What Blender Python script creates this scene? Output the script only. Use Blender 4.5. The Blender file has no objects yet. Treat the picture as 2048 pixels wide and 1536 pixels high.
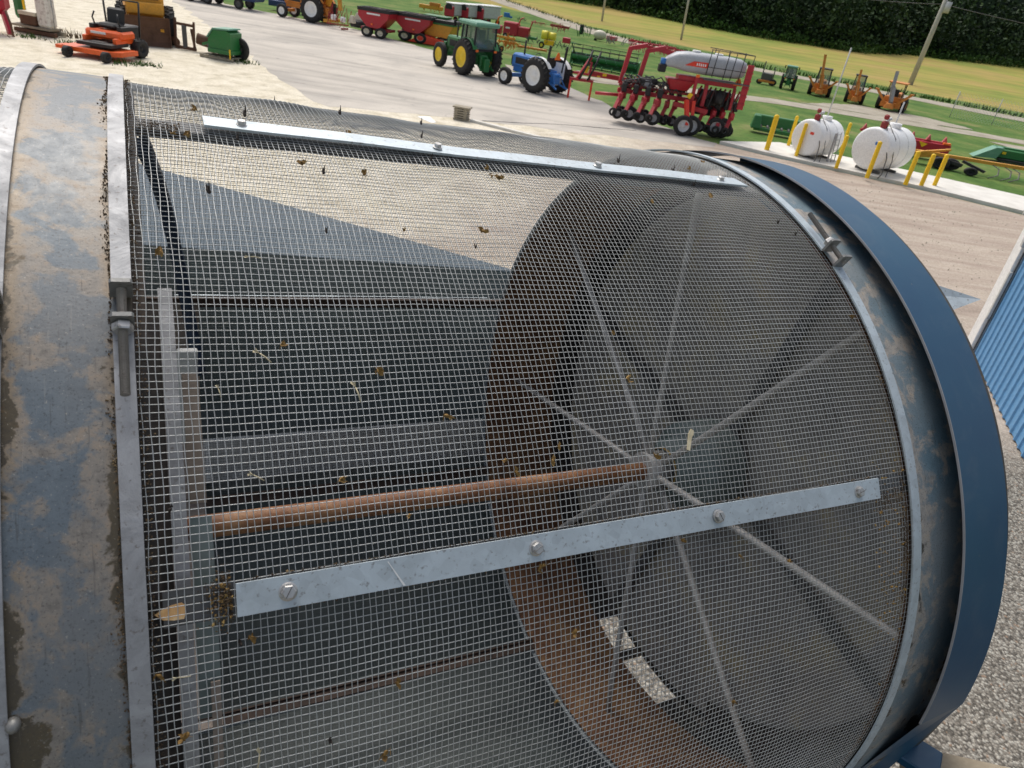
import bpy, math, random
import numpy as np
from mathutils import Vector, Matrix
random.seed(7); rng=np.random.default_rng(7)
PI=math.pi; R_=math.radians
sc=bpy.context.scene; COL=sc.collection
sin,cos=math.sin,math.cos

# ---------------------------------------------------------------- materials
MATS={}
def newmat(name):
    m=bpy.data.materials.new(name); m.use_nodes=True
    nt=m.node_tree; b=nt.nodes['Principled BSDF']
    return m,nt,b
def N(nt,t,**k):
    n=nt.nodes.new(t)
    for a,v in k.items():
        if a in n.inputs: n.inputs[a].default_value=v
        else: setattr(n,a,v)
    return n
def lk(nt,a,ao,b,bi): nt.links.new(a.outputs[ao],b.inputs[bi])
def c4(c): return (c[0],c[1],c[2],1)
def noise(nt,scale,detail=4,rough=.55,coord=None,dist=0):
    n=N(nt,'ShaderNodeTexNoise'); n.inputs['Scale'].default_value=scale; n.inputs['Detail'].default_value=detail
    n.inputs['Roughness'].default_value=rough; n.inputs['Distortion'].default_value=dist
    if coord is None:
        coord=nt.nodes.get('TC') or N(nt,'ShaderNodeTexCoord'); coord.name='TC'
        lk(nt,coord,'Object',n,'Vector')
    else: nt.links.new(coord,n.inputs['Vector'])
    return n
def ramp(nt,src,stops,interp='LINEAR'):
    r=N(nt,'ShaderNodeValToRGB'); r.color_ramp.interpolation=interp
    e=r.color_ramp.elements
    while len(e)<len(stops): e.new(.5)
    for i,(p,c) in enumerate(stops):
        e[i].position=p; e[i].color=c4(c) if hasattr(c,'__len__') else (c,c,c,1)
    nt.links.new(src,r.inputs['Fac']); return r
def mixc(nt,fac,a,b,mode='MIX'):
    m=N(nt,'ShaderNodeMix'); m.data_type='RGBA'; m.blend_type=mode
    def put(s,v):
        if hasattr(v,'is_output'): nt.links.new(v,s)
        elif hasattr(v,'__len__'): s.default_value=c4(v)
        else: s.default_value=v
    put(m.inputs[0],fac); put(m.inputs[6],a); put(m.inputs[7],b)
    return m.outputs[2]
def mth(nt,op,a,b=None,c=None,clamp=False):
    m=N(nt,'ShaderNodeMath'); m.operation=op; m.use_clamp=clamp
    for i,v in enumerate((a,b,c)):
        if v is None: continue
        if hasattr(v,'is_output'): nt.links.new(v,m.inputs[i])
        else: m.inputs[i].default_value=v
    return m.outputs[0]
def bump(nt,b,src,strength,dist=.01):
    bm=N(nt,'ShaderNodeBump'); bm.inputs['Strength'].default_value=strength; bm.inputs['Distance'].default_value=dist
    nt.links.new(src,bm.inputs['Height']); lk(nt,bm,'Normal',b,'Normal')
def paint(name,col,rough=.45,metal=0,dirt=.35,dcol=(.16,.13,.09),scale=3,var=.12,bmp=.0):
    if name in MATS: return MATS[name]
    m,nt,b=newmat(name)
    n=noise(nt,scale,5,.65); n2=noise(nt,scale*6,4,.6)
    v=ramp(nt,n2.outputs['Fac'],[(.3,tuple(x*(1-var) for x in col)),(.7,tuple(min(1,x*(1+var)) for x in col))])
    d=ramp(nt,n.outputs['Fac'],[(.5,0),(.78,dirt)])
    o=mixc(nt,d.outputs['Color'],v.outputs['Color'],dcol)
    nt.links.new(o,b.inputs['Base Color'])
    b.inputs['Roughness'].default_value=rough; b.inputs['Metallic'].default_value=metal
    rr=ramp(nt,n.outputs['Fac'],[(.3,rough*.85),(.75,min(1,rough*1.4))]); nt.links.new(rr.outputs['Color'],b.inputs['Roughness'])
    if bmp: bump(nt,b,n2.outputs['Fac'],bmp,.004)
    MATS[name]=m; return m
def P(n): return MATS[n]
paint('red',(.42,.018,.03),.4); paint('red_dull',(.3,.03,.03),.6,dirt=.5); paint('bright_red',(.75,.05,.02),.4,dirt=.15)
paint('orange',(.78,.11,.012),.35,dirt=.1); paint('jgreen',(.02,.16,.04),.4,dirt=.2); paint('jyellow',(.85,.6,.03),.45,dirt=.1)
paint('pale_green',(.12,.3,.2),.4,dirt=.3,dcol=(.4,.5,.45)); paint('fblue',(.03,.17,.5),.4,dirt=.2); paint('white',(.8,.8,.78),.4,dirt=.15)
paint('tankwhite',(.86,.86,.85),.35,dirt=.06); paint('black',(.012,.012,.013),.5,dirt=.2,dcol=(.06,.055,.05)); paint('rubber',(.018,.017,.017),.8,dirt=.55,dcol=(.07,.065,.055),bmp=.2)
paint('cat_yellow',(.7,.33,.03),.45,dirt=.3); paint('case_orange',(.62,.22,.03),.5,dirt=.4); paint('safety_yellow',(.9,.56,.01),.45,dirt=.08)
paint('plastic_grey',(.40,.42,.45),.4,dirt=.12); paint('grey',(.3,.3,.31),.5); paint('lightgrey',(.55,.55,.55),.5); paint('rustbrown',(.12,.06,.035),.85,dirt=.6,dcol=(.05,.03,.02),bmp=.3)
paint('oldwood',(.33,.29,.22),.9,dirt=.5,bmp=.3); paint('blue_dk',(.03,.06,.16),.5); paint('slow_orange',(1,.18,.02),.5,dirt=0); paint('yellow_tank',(.8,.7,.06),.4,dirt=.1)
paint('teal',(.1,.5,.45),.4); paint('steel',(.42,.42,.42),.4,.7,dirt=.2); paint('darksteel',(.1,.1,.1),.5,.3); paint('cream',(.62,.58,.46),.5); paint('polegrey',(.5,.48,.44),.8)
paint('lead_pb',(.2,.17,.14),.7); paint('pink_red',(.5,.09,.1),.5,dirt=.5,dcol=(.5,.4,.35)); paint('head_red',(.45,.02,.04),.4,dirt=.15)
# cab glass
m,nt,b=newmat('cab_glass'); b.inputs['Base Color'].default_value=(.13,.2,.19,1); b.inputs['Roughness'].default_value=.08; b.inputs['Metallic'].default_value=0
b.inputs['Specular IOR Level'].default_value=.9; b.inputs['Alpha'].default_value=.6; MATS['glass']=m
# galvanised strap / bar
def galv(name,col,metal,rough,bs=.25,blotch=.25,dirt=.25):
    m,nt,b=newmat(name)
    v=N(nt,'ShaderNodeTexVoronoi'); v.inputs['Scale'].default_value=75
    n=noise(nt,14,6,.7,dist=.6); n2=noise(nt,160,3,.6); n3=noise(nt,3.5,4,.6)
    lk(nt,nt.nodes['TC'],'Object',v,'Vector')
    a=ramp(nt,n.outputs['Fac'],[(.3,tuple(x*(1-blotch) for x in col)),(.5,col),(.72,tuple(min(1,x*(1+blotch)) for x in col))])
    bw=N(nt,'ShaderNodeSeparateColor'); lk(nt,v,'Color',bw,0)
    s=ramp(nt,bw.outputs[0],[(0,.88),(1,1)])
    o=mixc(nt,1,a.outputs['Color'],s.outputs['Color'],'MULTIPLY')
    sp=ramp(nt,n2.outputs['Fac'],[(.3,.55),(.4,0)])
    o=mixc(nt,sp.outputs['Color'],o,(.12,.09,.07))
    dd=ramp(nt,n3.outputs['Fac'],[(.52,0),(.8,dirt)])
    o=mixc(nt,dd.outputs['Color'],o,(.22,.18,.14))
    nt.links.new(o,b.inputs['Base Color']); b.inputs['Metallic'].default_value=metal
    rr=ramp(nt,n.outputs['Fac'],[(.3,rough*1.25),(.7,rough*.8)]); nt.links.new(rr.outputs['Color'],b.inputs['Roughness'])
    bump(nt,b,n.outputs['Fac'],bs,.003); MATS[name]=m
galv('galv',(.36,.365,.375),.45,.62,.5,.25); galv('galv_flat',(.52,.59,.63),.25,.5,.15,.12,.2); galv('bolt',(.55,.54,.52),.8,.38); galv('lug',(.27,.27,.26),.6,.5,.3,.2,.5); galv('rod',(.33,.31,.29),.7,.5,.2,.2,.5)
galv('spokegrey',(.50,.48,.455),.2,.6,.2,.25,.7)
# wire
m,nt,b=newmat('wire'); n=noise(nt,5,4); a=ramp(nt,n.outputs['Fac'],[(.35,(.58,.60,.60)),(.65,(.46,.47,.46))]); lk(nt,a,'Color',b,'Base Color')
b.inputs['Metallic'].default_value=.3; b.inputs['Roughness'].default_value=.4; MATS['wire']=m
for nm,c in(('wire_half_shaded',(.30,.295,.28)),('wire_shaded',(.085,.09,.088))):  # darker copies of the wire colour, shade painted in for the unlit side
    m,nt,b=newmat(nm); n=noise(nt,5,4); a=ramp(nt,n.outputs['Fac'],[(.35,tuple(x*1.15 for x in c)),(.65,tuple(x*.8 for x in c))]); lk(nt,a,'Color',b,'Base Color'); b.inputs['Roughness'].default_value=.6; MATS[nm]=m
# worn painted drum ring
def ringmat(name,blue,tan,dark,thr,xc,hw):
    m,nt,b=newmat(name)
    tc=N(nt,'ShaderNodeTexCoord'); tc.name='TC'; sx=N(nt,'ShaderNodeSeparateXYZ'); lk(nt,tc,'Object',sx,0)
    nb=noise(nt,15,6,.62,dist=.6); nf=noise(nt,70,5,.7); nm=noise(nt,26,5,.65,dist=.4); ng=noise(nt,420,2,.6)
    k=mth(nt,'ADD',mth(nt,'MULTIPLY',nb.outputs['Fac'],.66),mth(nt,'MULTIPLY',nm.outputs['Fac'],.34))
    d0=mth(nt,'DIVIDE',mth(nt,'ABSOLUTE',mth(nt,'SUBTRACT',sx.outputs[0],xc)),hw)
    kk=mth(nt,'ADD',k,mth(nt,'MULTIPLY',mth(nt,'SUBTRACT',d0,.45),.10))
    pm=ramp(nt,kk,[(thr-.02,0),(thr+.035,1)])
    bl=mixc(nt,nf.outputs['Fac'],tuple(x*.7 for x in blue),tuple(x*1.25 for x in blue))
    tn=ramp(nt,nf.outputs['Fac'],[(.3,tuple(x*.66 for x in tan)),(.5,tan),(.68,(tan[0]*1.25,tan[1]*1.1,tan[2]*.95))])
    hz=noise(nt,5,3); bl=mixc(nt,ramp(nt,hz.outputs['Fac'],[(.4,0),(.7,.55)]).outputs['Color'],bl,tan)
    ge=ramp(nt,d0,[(.75,0),(1.1,.55)]); tg=mixc(nt,ge.outputs['Color'],tn.outputs['Color'],(.30,.22,.13))
    o=mixc(nt,pm.outputs['Color'],bl,tg)
    # wet dark stain creeping in from the edges on the near, lower flank
    d=mth(nt,'DIVIDE',mth(nt,'ABSOLUTE',mth(nt,'SUBTRACT',sx.outputs[0],xc)),hw)
    low=mth(nt,'MULTIPLY_ADD',sx.outputs[2],-1.1,.50)
    low=mth(nt,'MINIMUM',low,.42)
    s=mth(nt,'ADD',mth(nt,'ADD',d,low),mth(nt,'MULTIPLY',mth(nt,'SUBTRACT',k,.5),3.4))
    st=ramp(nt,s,[(.86,0),(.95,1)])
    dk=ramp(nt,nm.outputs['Fac'],[(.35,dark),(.62,(dark[0]*1.25,dark[1]*1.2,dark[2]*1.0)),(.72,(.17,.1,.04))])
    o=mixc(nt,st.outputs['Color'],o,dk.outputs['Color'])
    mp=N(nt,'ShaderNodeMapping'); mp.inputs['Scale'].default_value=(1,.06,.06); lk(nt,tc,'Object',mp,0)
    scn=noise(nt,260,3,.6,coord=mp.outputs[0]); sc2=ramp(nt,scn.outputs['Fac'],[(.66,0),(.72,.22)]); o=mixc(nt,sc2.outputs['Color'],o,(.42,.38,.33))
    sc3=ramp(nt,scn.outputs['Fac'],[(.30,.4),(.36,0)]); o=mixc(nt,sc3.outputs['Color'],o,(.07,.065,.06))
    g=ramp(nt,ng.outputs['Fac'],[(.32,.5),(.42,0)]); o=mixc(nt,g.outputs['Color'],o,(.05,.045,.04))
    g=ramp(nt,ng.outputs['Fac'],[(.66,0),(.74,.5)]); o=mixc(nt,g.outputs['Color'],o,(.5,.45,.38))
    nt.links.new(o,b.inputs['Base Color']); b.inputs['Metallic'].default_value=.12
    r=ramp(nt,nf.outputs['Fac'],[(.3,.42),(.7,.62)]); lk(nt,r,'Color',b,'Roughness')
    bump(nt,b,nf.outputs['Fac'],.25,.002); MATS[name]=m
ringmat('ring_left',(.135,.165,.19),(.25,.225,.195),(.075,.062,.045),.50,-.060,.040)
ringmat('ring_right',(.14,.22,.27),(.37,.35,.32),(.06,.055,.05),.49,1.175,.12)
# hood blue
m,nt,b=newmat('hood_blue'); n=noise(nt,4,5); n2=noise(nt,60,4,.7); a=ramp(nt,n.outputs['Fac'],[(.35,(.005,.058,.13)),(.7,(.010,.08,.15))])
sp=ramp(nt,n2.outputs['Fac'],[(.70,0),(.74,.6)]); o=mixc(nt,sp.outputs['Color'],a.outputs['Color'],(.25,.2,.14))
n4=noise(nt,11,6,.7,dist=1.0); du=ramp(nt,n4.outputs['Fac'],[(.5,0),(.8,.14)]); o=mixc(nt,du.outputs['Color'],o,(.22,.24,.24)); nt.links.new(o,b.inputs['Base Color'])
b.inputs['Roughness'].default_value=.42; b.inputs['Specular IOR Level'].default_value=.6; bump(nt,b,n2.outputs['Fac'],.06,.002); MATS['hood']=m
# rusty interior, shaft, dusty disc, pan
def rusty(name,c1,c2,c3,rough=.75,sc_=6,bs=.2,metal=0,fine=45):
    m,nt,b=newmat(name); n=noise(nt,sc_,6,.65,dist=.4); n2=noise(nt,fine,5,.7)
    k=mth(nt,'ADD',mth(nt,'MULTIPLY',n.outputs['Fac'],.65),mth(nt,'MULTIPLY',n2.outputs['Fac'],.35))
    a=ramp(nt,k,[(.36,c1),(.5,c2),(.62,c3)]); lk(nt,a,'Color',b,'Base Color'); b.inputs['Roughness'].default_value=rough; b.inputs['Metallic'].default_value=metal
    bump(nt,b,n2.outputs['Fac'],bs,.003); MATS[name]=m
rusty('rust_ring',(.05,.022,.012),(.135,.06,.026),(.23,.125,.055)); rusty('rust_shaft',(.10,.04,.018),(.23,.095,.038),(.34,.175,.08),.6,10,.15)
rusty('dark_rust',(.02,.014,.01),(.045,.026,.018),(.075,.045,.03))
rusty('dusty_disc',(.17,.16,.148),(.29,.27,.245),(.38,.32,.20),.9,5,.4,fine=120); rusty('pan',(.12,.158,.155),(.155,.195,.190),(.185,.22,.212),.55,2.2,.1,fine=30)
rusty('pan_sky_lit',(.36,.43,.47),(.42,.49,.53),(.48,.55,.58),.45,2.5,.1); rusty('tan_plate',(.16,.12,.1),(.27,.22,.18),(.36,.3,.25),.7,5,.2); rusty('dark_inner',(.02,.018,.016),(.035,.03,.027),(.06,.045,.035),.8)
rusty('husk',(.14,.075,.02),(.3,.18,.05),(.45,.32,.12),.8,60); rusty('blackseed',(.015,.01,.008),(.035,.025,.018),(.07,.05,.03),.7,60); rusty('palestraw',(.42,.36,.22),(.55,.48,.32),(.68,.6,.42),.7,60)
rusty('kernel',(.7,.36,.12),(.85,.5,.2),(.9,.65,.36),.4,60); rusty('grit',(.04,.028,.018),(.1,.065,.035),(.2,.14,.07),.95,40,.6)
rusty('tanbeam',(.28,.22,.14),(.38,.31,.21),(.45,.38,.27),.6,3); rusty('dark_blue_bar',(.01,.017,.035),(.015,.03,.06),(.03,.05,.08),.5); rusty('light_bracket',(.42,.42,.4),(.5,.5,.48),(.6,.6,.57),.5)

# ---------------------------------------------------------------- mesh builder
class MB:
    def __init__(s): s.v=[];s.f=[];s.m=[];s.mats=[];s.cur=0;s.smooth=[];s.sm=False
    def mat(s,name):
        if name not in s.mats: s.mats.append(name)
        s.cur=s.mats.index(name); return s
    def add(s,vs,fs,sm=None):
        o=len(s.v); s.v.extend([tuple(x) for x in vs]); s.f.extend([tuple(i+o for i in f) for f in fs]); s.m.extend([s.cur]*len(fs)); s.smooth.extend([s.sm if sm is None else sm]*len(fs)); return s
    def box(s,c,d,rz=0,ry=0,rx=0,taper=1,bev=0):
        hx,hy,hz=d[0]/2,d[1]/2,d[2]/2
        M=Matrix.Translation(c)@Matrix.Rotation(rz,4,'Z')@Matrix.Rotation(ry,4,'Y')@Matrix.Rotation(rx,4,'X')
        if bev<=0: bev=min(hx,hy,hz)*.18
        b=bev; vs=[]
        # chamfered box: 24 verts
        def P3(x,y,z,k):
            t=taper if z>0 else 1
            return M@Vector((x*t,y*t,z))
        idx={}
        for sx in(-1,1):
            for sy in(-1,1):
                for sz in(-1,1):
                    for ax in range(3):
                        p=[sx*hx,sy*hy,sz*hz]
                        for a in range(3):
                            if a!=ax: p[a]-=(sx,sy,sz)[a]*b
                        idx[(sx,sy,sz,ax)]=len(vs); vs.append(P3(*p,0))
        fs=[]
        for ax in range(3):
            o=[a for a in range(3) if a!=ax]
            for sg in(-1,1):
                q=[]
                for (u,w) in((-1,-1),(1,-1),(1,1),(-1,1)):
                    k=[0,0,0]; k[ax]=sg;k[o[0]]=u;k[o[1]]=w; q.append(idx[(*k,ax)])
                fs.append(q if (sg>0)==(ax!=1) else q[::-1])
        for ax in range(3): # edges along ax
            o=[a for a in range(3) if a!=ax]
            for u in(-1,1):
                for w in(-1,1):
                    def K(e,A):
                        k=[0,0,0];k[ax]=e;k[o[0]]=u;k[o[1]]=w; return idx[(*k,A)]
                    fs.append([K(-1,o[0]),K(1,o[0]),K(1,o[1]),K(-1,o[1])])
        for sx in(-1,1):
            for sy in(-1,1):
                for sz in(-1,1): fs.append([idx[(sx,sy,sz,a)] for a in range(3)])
        return s.add(vs,fs,False)
    def tube(s,pts,r,n=8,cap=True,sm=True):
        pts=[Vector(p) for p in pts]; rs=r if hasattr(r,'__len__') else [r]*len(pts)
        vs=[];fs=[];u=None
        for i,p in enumerate(pts):
            d=(pts[min(i+1,len(pts)-1)]-pts[max(i-1,0)]).normalized()
            if u is None: u=d.orthogonal().normalized()
            else:
                u=(u-d*u.dot(d))
                u=u.normalized() if u.length>1e-6 else d.orthogonal().normalized()
            w=d.cross(u)
            for k in range(n):
                a=2*PI*k/n+PI/n; vs.append(p+(u*cos(a)+w*sin(a))*rs[i])
        for i in range(len(pts)-1):
            for k in range(n): fs.append((i*n+k,i*n+(k+1)%n,(i+1)*n+(k+1)%n,(i+1)*n+k))
        s.add(vs,fs,sm)
        if cap:
            o=len(s.v)-len(vs); s.f.append(tuple(o+k for k in range(n))[::-1]); s.f.append(tuple(o+(len(pts)-1)*n+k for k in range(n))); s.m.extend([s.cur]*2); s.smooth.extend([False]*2)
        return s
    def beam(s,a,b,w,h):  # rectangular bar
        a=Vector(a);b=Vector(b);d=(b-a);L=d.length;d.normalize()
        up=Vector((0,0,1)) if abs(d.z)<.95 else Vector((0,1,0))
        x=d.cross(up).normalized(); z=x.cross(d)
        vs=[]
        for p in(a,b):
            for (i,j) in((-1,-1),(1,-1),(1,1),(-1,1)): vs.append(p+x*i*w/2+z*j*h/2)
        return s.add(vs,[(0,1,2,3),(7,6,5,4),(0,4,5,1),(1,5,6,2),(2,6,7,3),(3,7,4,0)],False)
    def lathe(s,prof,c=(0,0,0),axis='Y',n=24,a0=0,a1=2*PI,sm=True,rot=None):
        # prof: list of (axial, radius)
        vs=[];fs=[];full=abs(a1-a0-2*PI)<1e-6; m=n if full else n+1
        for (t,r) in prof:
            for k in range(m):
                a=a0+(a1-a0)*k/n
                if axis=='Y': p=Vector((r*cos(a),t,r*sin(a)))
                elif axis=='X': p=Vector((t,r*cos(a),r*sin(a)))
                else: p=Vector((r*cos(a),r*sin(a),t))
                if rot: p=rot@p
                vs.append(Vector(c)+p)
        for i in range(len(prof)-1):
            for k in range(n):
                k2=(k+1)%m
                fs.append((i*m+k,i*m+k2,(i+1)*m+k2,(i+1)*m+k))
        return s.add(vs,fs,sm)
    def prism(s,poly,c=(0,0,0),depth=.1,plane='XZ',sm=False,rot=None):
        vs=[]
        for sg in(-.5,.5):
            for (a,b) in poly:
                p={'XZ':(a,sg*depth,b),'XY':(a,b,sg*depth),'YZ':(sg*depth,a,b)}[plane]; p=Vector(p)
                if rot: p=rot@p
                vs.append(Vector(c)+p)
        n=len(poly); fs=[tuple(range(n))[::-1],tuple(range(n,2*n))]+[(i,(i+1)%n,n+(i+1)%n,n+i) for i in range(n)]
        return s.add(vs,fs,sm)
    def ell(s,c,r,n=12,m=8,jit=0):
        vs=[];fs=[]
        for i in range(m+1):
            ph=PI*i/m
            for k in range(n):
                a=2*PI*k/n; j=1+jit*(random.random()-.5)
                vs.append((c[0]+r[0]*sin(ph)*cos(a)*j,c[1]+r[1]*sin(ph)*sin(a)*j,c[2]+r[2]*cos(ph)*j))
        for i in range(m):
            for k in range(n): fs.append((i*n+k,(i+1)*n+k,(i+1)*n+(k+1)%n,i*n+(k+1)%n))
        return s.add(vs,fs,True)
    def build(s,name,parent=None,mat=None,loc=None):
        me=bpy.data.meshes.new(name); me.from_pydata([tuple(v) for v in s.v],[],s.f)
        for mm in (s.mats or [mat]): me.materials.append(MATS[mm])
        me.polygons.foreach_set('material_index',s.m); me.polygons.foreach_set('use_smooth',s.smooth); me.update()
        o=bpy.data.objects.new(name,me); COL.objects.link(o)
        if parent: o.parent=parent
        if loc: o.location=loc
        return o
def tag(o,label=None,cat=None,group=None,kind=None):
    if label:o['label']=label
    if cat:o['category']=cat
    if group:o['group']=group
    if kind:o['kind']=kind
    return o
def thing(name,label,cat,loc=(0,0,0),rz=0,group=None):
    o=bpy.data.objects.new(name,None); o.empty_display_size=.2; COL.objects.link(o); o.location=loc; o.rotation_euler=(0,0,rz); return tag(o,label,cat,group)
def copy_tree(o,parent=None):
    c=o.copy(); COL.objects.link(c); c.parent=parent
    for ch in list(o.children): copy_tree(ch,c)
    return c
def npmesh(name,V,F,mat,parent=None,smooth=True,mi=None):
    V=np.asarray(V,np.float32);F=np.asarray(F,np.int32); k=F.shape[1]
    me=bpy.data.meshes.new(name); me.vertices.add(len(V)); me.vertices.foreach_set('co',V.ravel())
    me.loops.add(F.size); me.loops.foreach_set('vertex_index',F.ravel()); me.polygons.add(len(F))
    me.polygons.foreach_set('loop_start',np.arange(0,F.size,k,dtype=np.int32)); me.polygons.foreach_set('loop_total',np.full(len(F),k,np.int32))
    for mm in (mat if isinstance(mat,(list,tuple)) else [mat]): me.materials.append(MATS[mm])
    if mi is not None: me.polygons.foreach_set('material_index',np.asarray(mi,np.int32))
    me.polygons.foreach_set('use_smooth',np.full(len(F),smooth)); me.update(calc_edges=True); me.validate()
    o=bpy.data.objects.new(name,me); COL.objects.link(o)
    if parent:o.parent=parent
    return o

# ================================================================ CAMERA
CAMROT=Matrix(((0.987762965,-0.155962573,0),(0.0779190968,0.493487613,-0.866255499),(0.135103437,0.855655101,0.499601251)))
cam=bpy.data.cameras.new('camera'); co=bpy.data.objects.new('camera',cam); COL.objects.link(co); sc.camera=co
co.matrix_world=Matrix.Translation((0,0,5))@CAMROT.to_4x4()
cam.sensor_width=36; cam.lens=1420/2048*36; cam.clip_start=.05; cam.clip_end=3000
cam.dof.use_dof=True; cam.dof.focus_distance=1.25; cam.dof.aperture_fstop=15

# ================================================================ GRAIN CLEANER (frame: x along the drum, y away, z up)
AX=Vector((.86886582,.49002208,-.0703601)); AY=Vector((-.49123954,.87102452,0)); AZ=Vector((.06128538,.03456366,.99752166))
ORG=Vector((-.63947582,.97605882,3.98694413))
root=thing('grain_cleaner','large rotary grain cleaner with wire screen drum and blue end hood in the foreground','grain cleaner')
root.matrix_world=Matrix(((AX.x,AY.x,AZ.x,ORG.x),(AX.y,AY.y,AZ.y,ORG.y),(AX.z,AY.z,AZ.z,ORG.z),(0,0,0,1)))
RD=.8; L=1.094
def dp(t,th,r=RD): return Vector((t,-r*cos(th),r*sin(th)))
STAYS=[R_(36+45*k) for k in range(8)]
def wob(t,th,L0,L1):
    # radial sag of the mesh between stays, plus dents
    u=(t-L0)/(L1-L0); env=np.clip(np.minimum(u,1-u)*12,0,1)
    s=.0012*np.sin(th*11+t*9)+.0008*np.sin(t*31+th*5)+.0004*np.sin(t*57-th*17+1.3)
    bay=-.0025*(1-np.cos((th-STAYS[0])*8))*.5
    hump=.007*np.exp(-((t-.22)/.07)**2-((th-R_(93))/.05)**2)-.006*np.exp(-((t-.33)/.08)**2-((th-R_(91))/.06)**2)+.006*np.exp(-((t-.62)/.12)**2-((th-R_(92))/.06)**2)
    return env*(s+bay+hump)
def wires(name,L0,L1,parent,r=.00051,R0=RD,pitch=.0071,cp=.0080,far_shade=2,th0=0,th1=2*PI,hseg=420,lseg=40):
    Vs=[];Fs=[];off=0
    full=abs(th1-th0-2*PI)<1e-6
    T=np.arange(L0+.003,L1,pitch); n=3
    # hoops
    th=np.linspace(th0,th1,hseg+1)
    for ti in T:
        ti=ti+rng.normal()*.00016
        w=wob(ti+0*th,th,L0,L1); dt=.0006*np.sin(th*7+ti*11)+.0005*np.sin(th*19+ti*13)+.0016*np.exp(-((ti-1.0)/.1)**2)*np.sin(th*5)+.0006*np.sin(th*61+ti*300)
        rr=R0+w+.0004
        for k in range(n):
            a=2*PI*k/n; Vs.append(np.stack([ti+dt+r*cos(a),-(rr+r*sin(a))*np.cos(th),(rr+r*sin(a))*np.sin(th)],1))
        i=np.arange(hseg); m=hseg+1
        for k in range(n):
            k2=(k+1)%n; Fs.append(np.stack([off+k*m+i,off+k*m+i+1,off+k2*m+i+1,off+k2*m+i],1))
        off+=n*m
    t=np.linspace(L0,L1,lseg+1)
    for a0 in np.arange(th0,th1-1e-4,cp/R0):
        a0=a0+rng.normal()*.00022/R0
        dth=(.0006*np.sin(t*17+a0*5)+.0002*np.sin(t*47+a0*31)+.0010*np.sin(t*11+a0*3)+.00012*np.sin(t*190+a0*57))/R0
        th_=a0+dth; rr=R0-.0004+wob(t,th_,L0,L1)
        for k in range(n):
            a=2*PI*k/n; q=th_+r*cos(a)/R0; ro=rr+r*sin(a)
            Vs.append(np.stack([t,-ro*np.cos(q),ro*np.sin(q)],1))
        i=np.arange(lseg); m=lseg+1
        for k in range(n):
            k2=(k+1)%n; Fs.append(np.stack([off+k*m+i,off+k*m+i+1,off+k2*m+i+1,off+k2*m+i],1))
        off+=n*m
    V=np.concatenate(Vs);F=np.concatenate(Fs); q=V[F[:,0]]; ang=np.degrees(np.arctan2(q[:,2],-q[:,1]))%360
    mi=np.where((ang>152)&(ang<300),far_shade,np.where((ang>97)&(ang<=152),1,0))  # shaded wire colours picked by angle round the drum
    return npmesh(name,V,F,['wire','wire_half_shaded','wire_shaded'],parent,mi=mi)
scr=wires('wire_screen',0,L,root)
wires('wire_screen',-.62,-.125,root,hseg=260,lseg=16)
# second layer of screen where the sheets overlap on the far side
ov=wires('screen_overlap',.17,L-.01,root,R0=RD+.006,th0=R_(-157),th1=R_(-146),hseg=24,lseg=30,pitch=.0036,cp=.0038,far_shade=1)
# shells / rings
def shell(t0,t1,R0,R1,thick,nth=160,nt=6,th0=0,th1=2*PI,skip=None):
    b=MB();vs=[];fs=[]
    for s_,dr in((0,0),(1,-thick)):
        for j in range(nt+1):
            u=j/nt;t=t0+(t1-t0)*u;r=R0+(R1-R0)*u+dr
            for k in range(nth+1): vs.append(dp(t,th0+(th1-th0)*k/nth,r))
    m=nth+1;K=(nt+1)*m
    for s_ in(0,1):
        for j in range(nt):
            for k in range(nth):
                if skip and skip(t0+(t1-t0)*(j+.5)/nt,th0+(th1-th0)*(k+.5)/nth): continue
                q=[s_*K+j*m+k,s_*K+j*m+k+1,s_*K+(j+1)*m+k+1,s_*K+(j+1)*m+k]; fs.append(q if s_ else q[::-1])
    for j in(0,nt):
        for k in range(nth): fs.append([j*m+k,j*m+k+1,K+j*m+k+1,K+j*m+k])
    if abs(th1-th0-2*PI)>1e-4:
        for k in(0,nth):
            for j in range(nt): fs.append([j*m+k,(j+1)*m+k,K+(j+1)*m+k,K+j*m+k])
    b.add(vs,fs,True); return b
def shell_obj(name,mat,*a,**k):
    b=shell(*a,**k); b.mats=[mat]; o=b.build(name,root)
    o.data.polygons.foreach_set('use_smooth',[True]*len(o.data.polygons))
    md=o.modifiers.new('es','EDGE_SPLIT'); md.split_angle=R_(40); return o
shell_obj('drum_ring','ring_left',-.118,-.001,RD+.0035,RD+.0035,.004,nth=220)['label']='blue drum ring with paint worn to tan primer and dark stains'
shell_obj('drum_ring','ring_right',L+.001,1.36,RD+.0032,RD+.0032,.002,nth=220,nt=6)
o=shell_obj('ring_liner','rust_ring',L-.006,1.362,RD-.004,RD-.004,.002,nth=220,nt=8)
o['label']='rusty brown inside face of the drum ring'
def slot(t,th):
    d=math.degrees(th)
    return (-101<d-360<-91.5 or -89.5<d-360<-76) and 1.366<t<1.44
shell_obj('inner_collar','dark_inner',1.363,1.46,RD-.002,RD-.002,.003,nth=240,nt=12,th0=R_(120),th1=R_(338),skip=slot)
shell_obj('inner_liner','dark_inner',-.118,.012,RD-.012,RD-.012,.004,nth=160)
shell_obj('ring_liner','tan_plate',.012,.150,RD-.006,RD-.006,.003,nth=60,th0=R_(171),th1=R_(262))
shell_obj('lit_mesh_strip','white',.15,L,RD+.016,RD+.016,.002,nth=10,th0=R_(-157.5),th1=R_(-148))  # added white strip, paints the brightness of lit mesh on the far side
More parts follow.
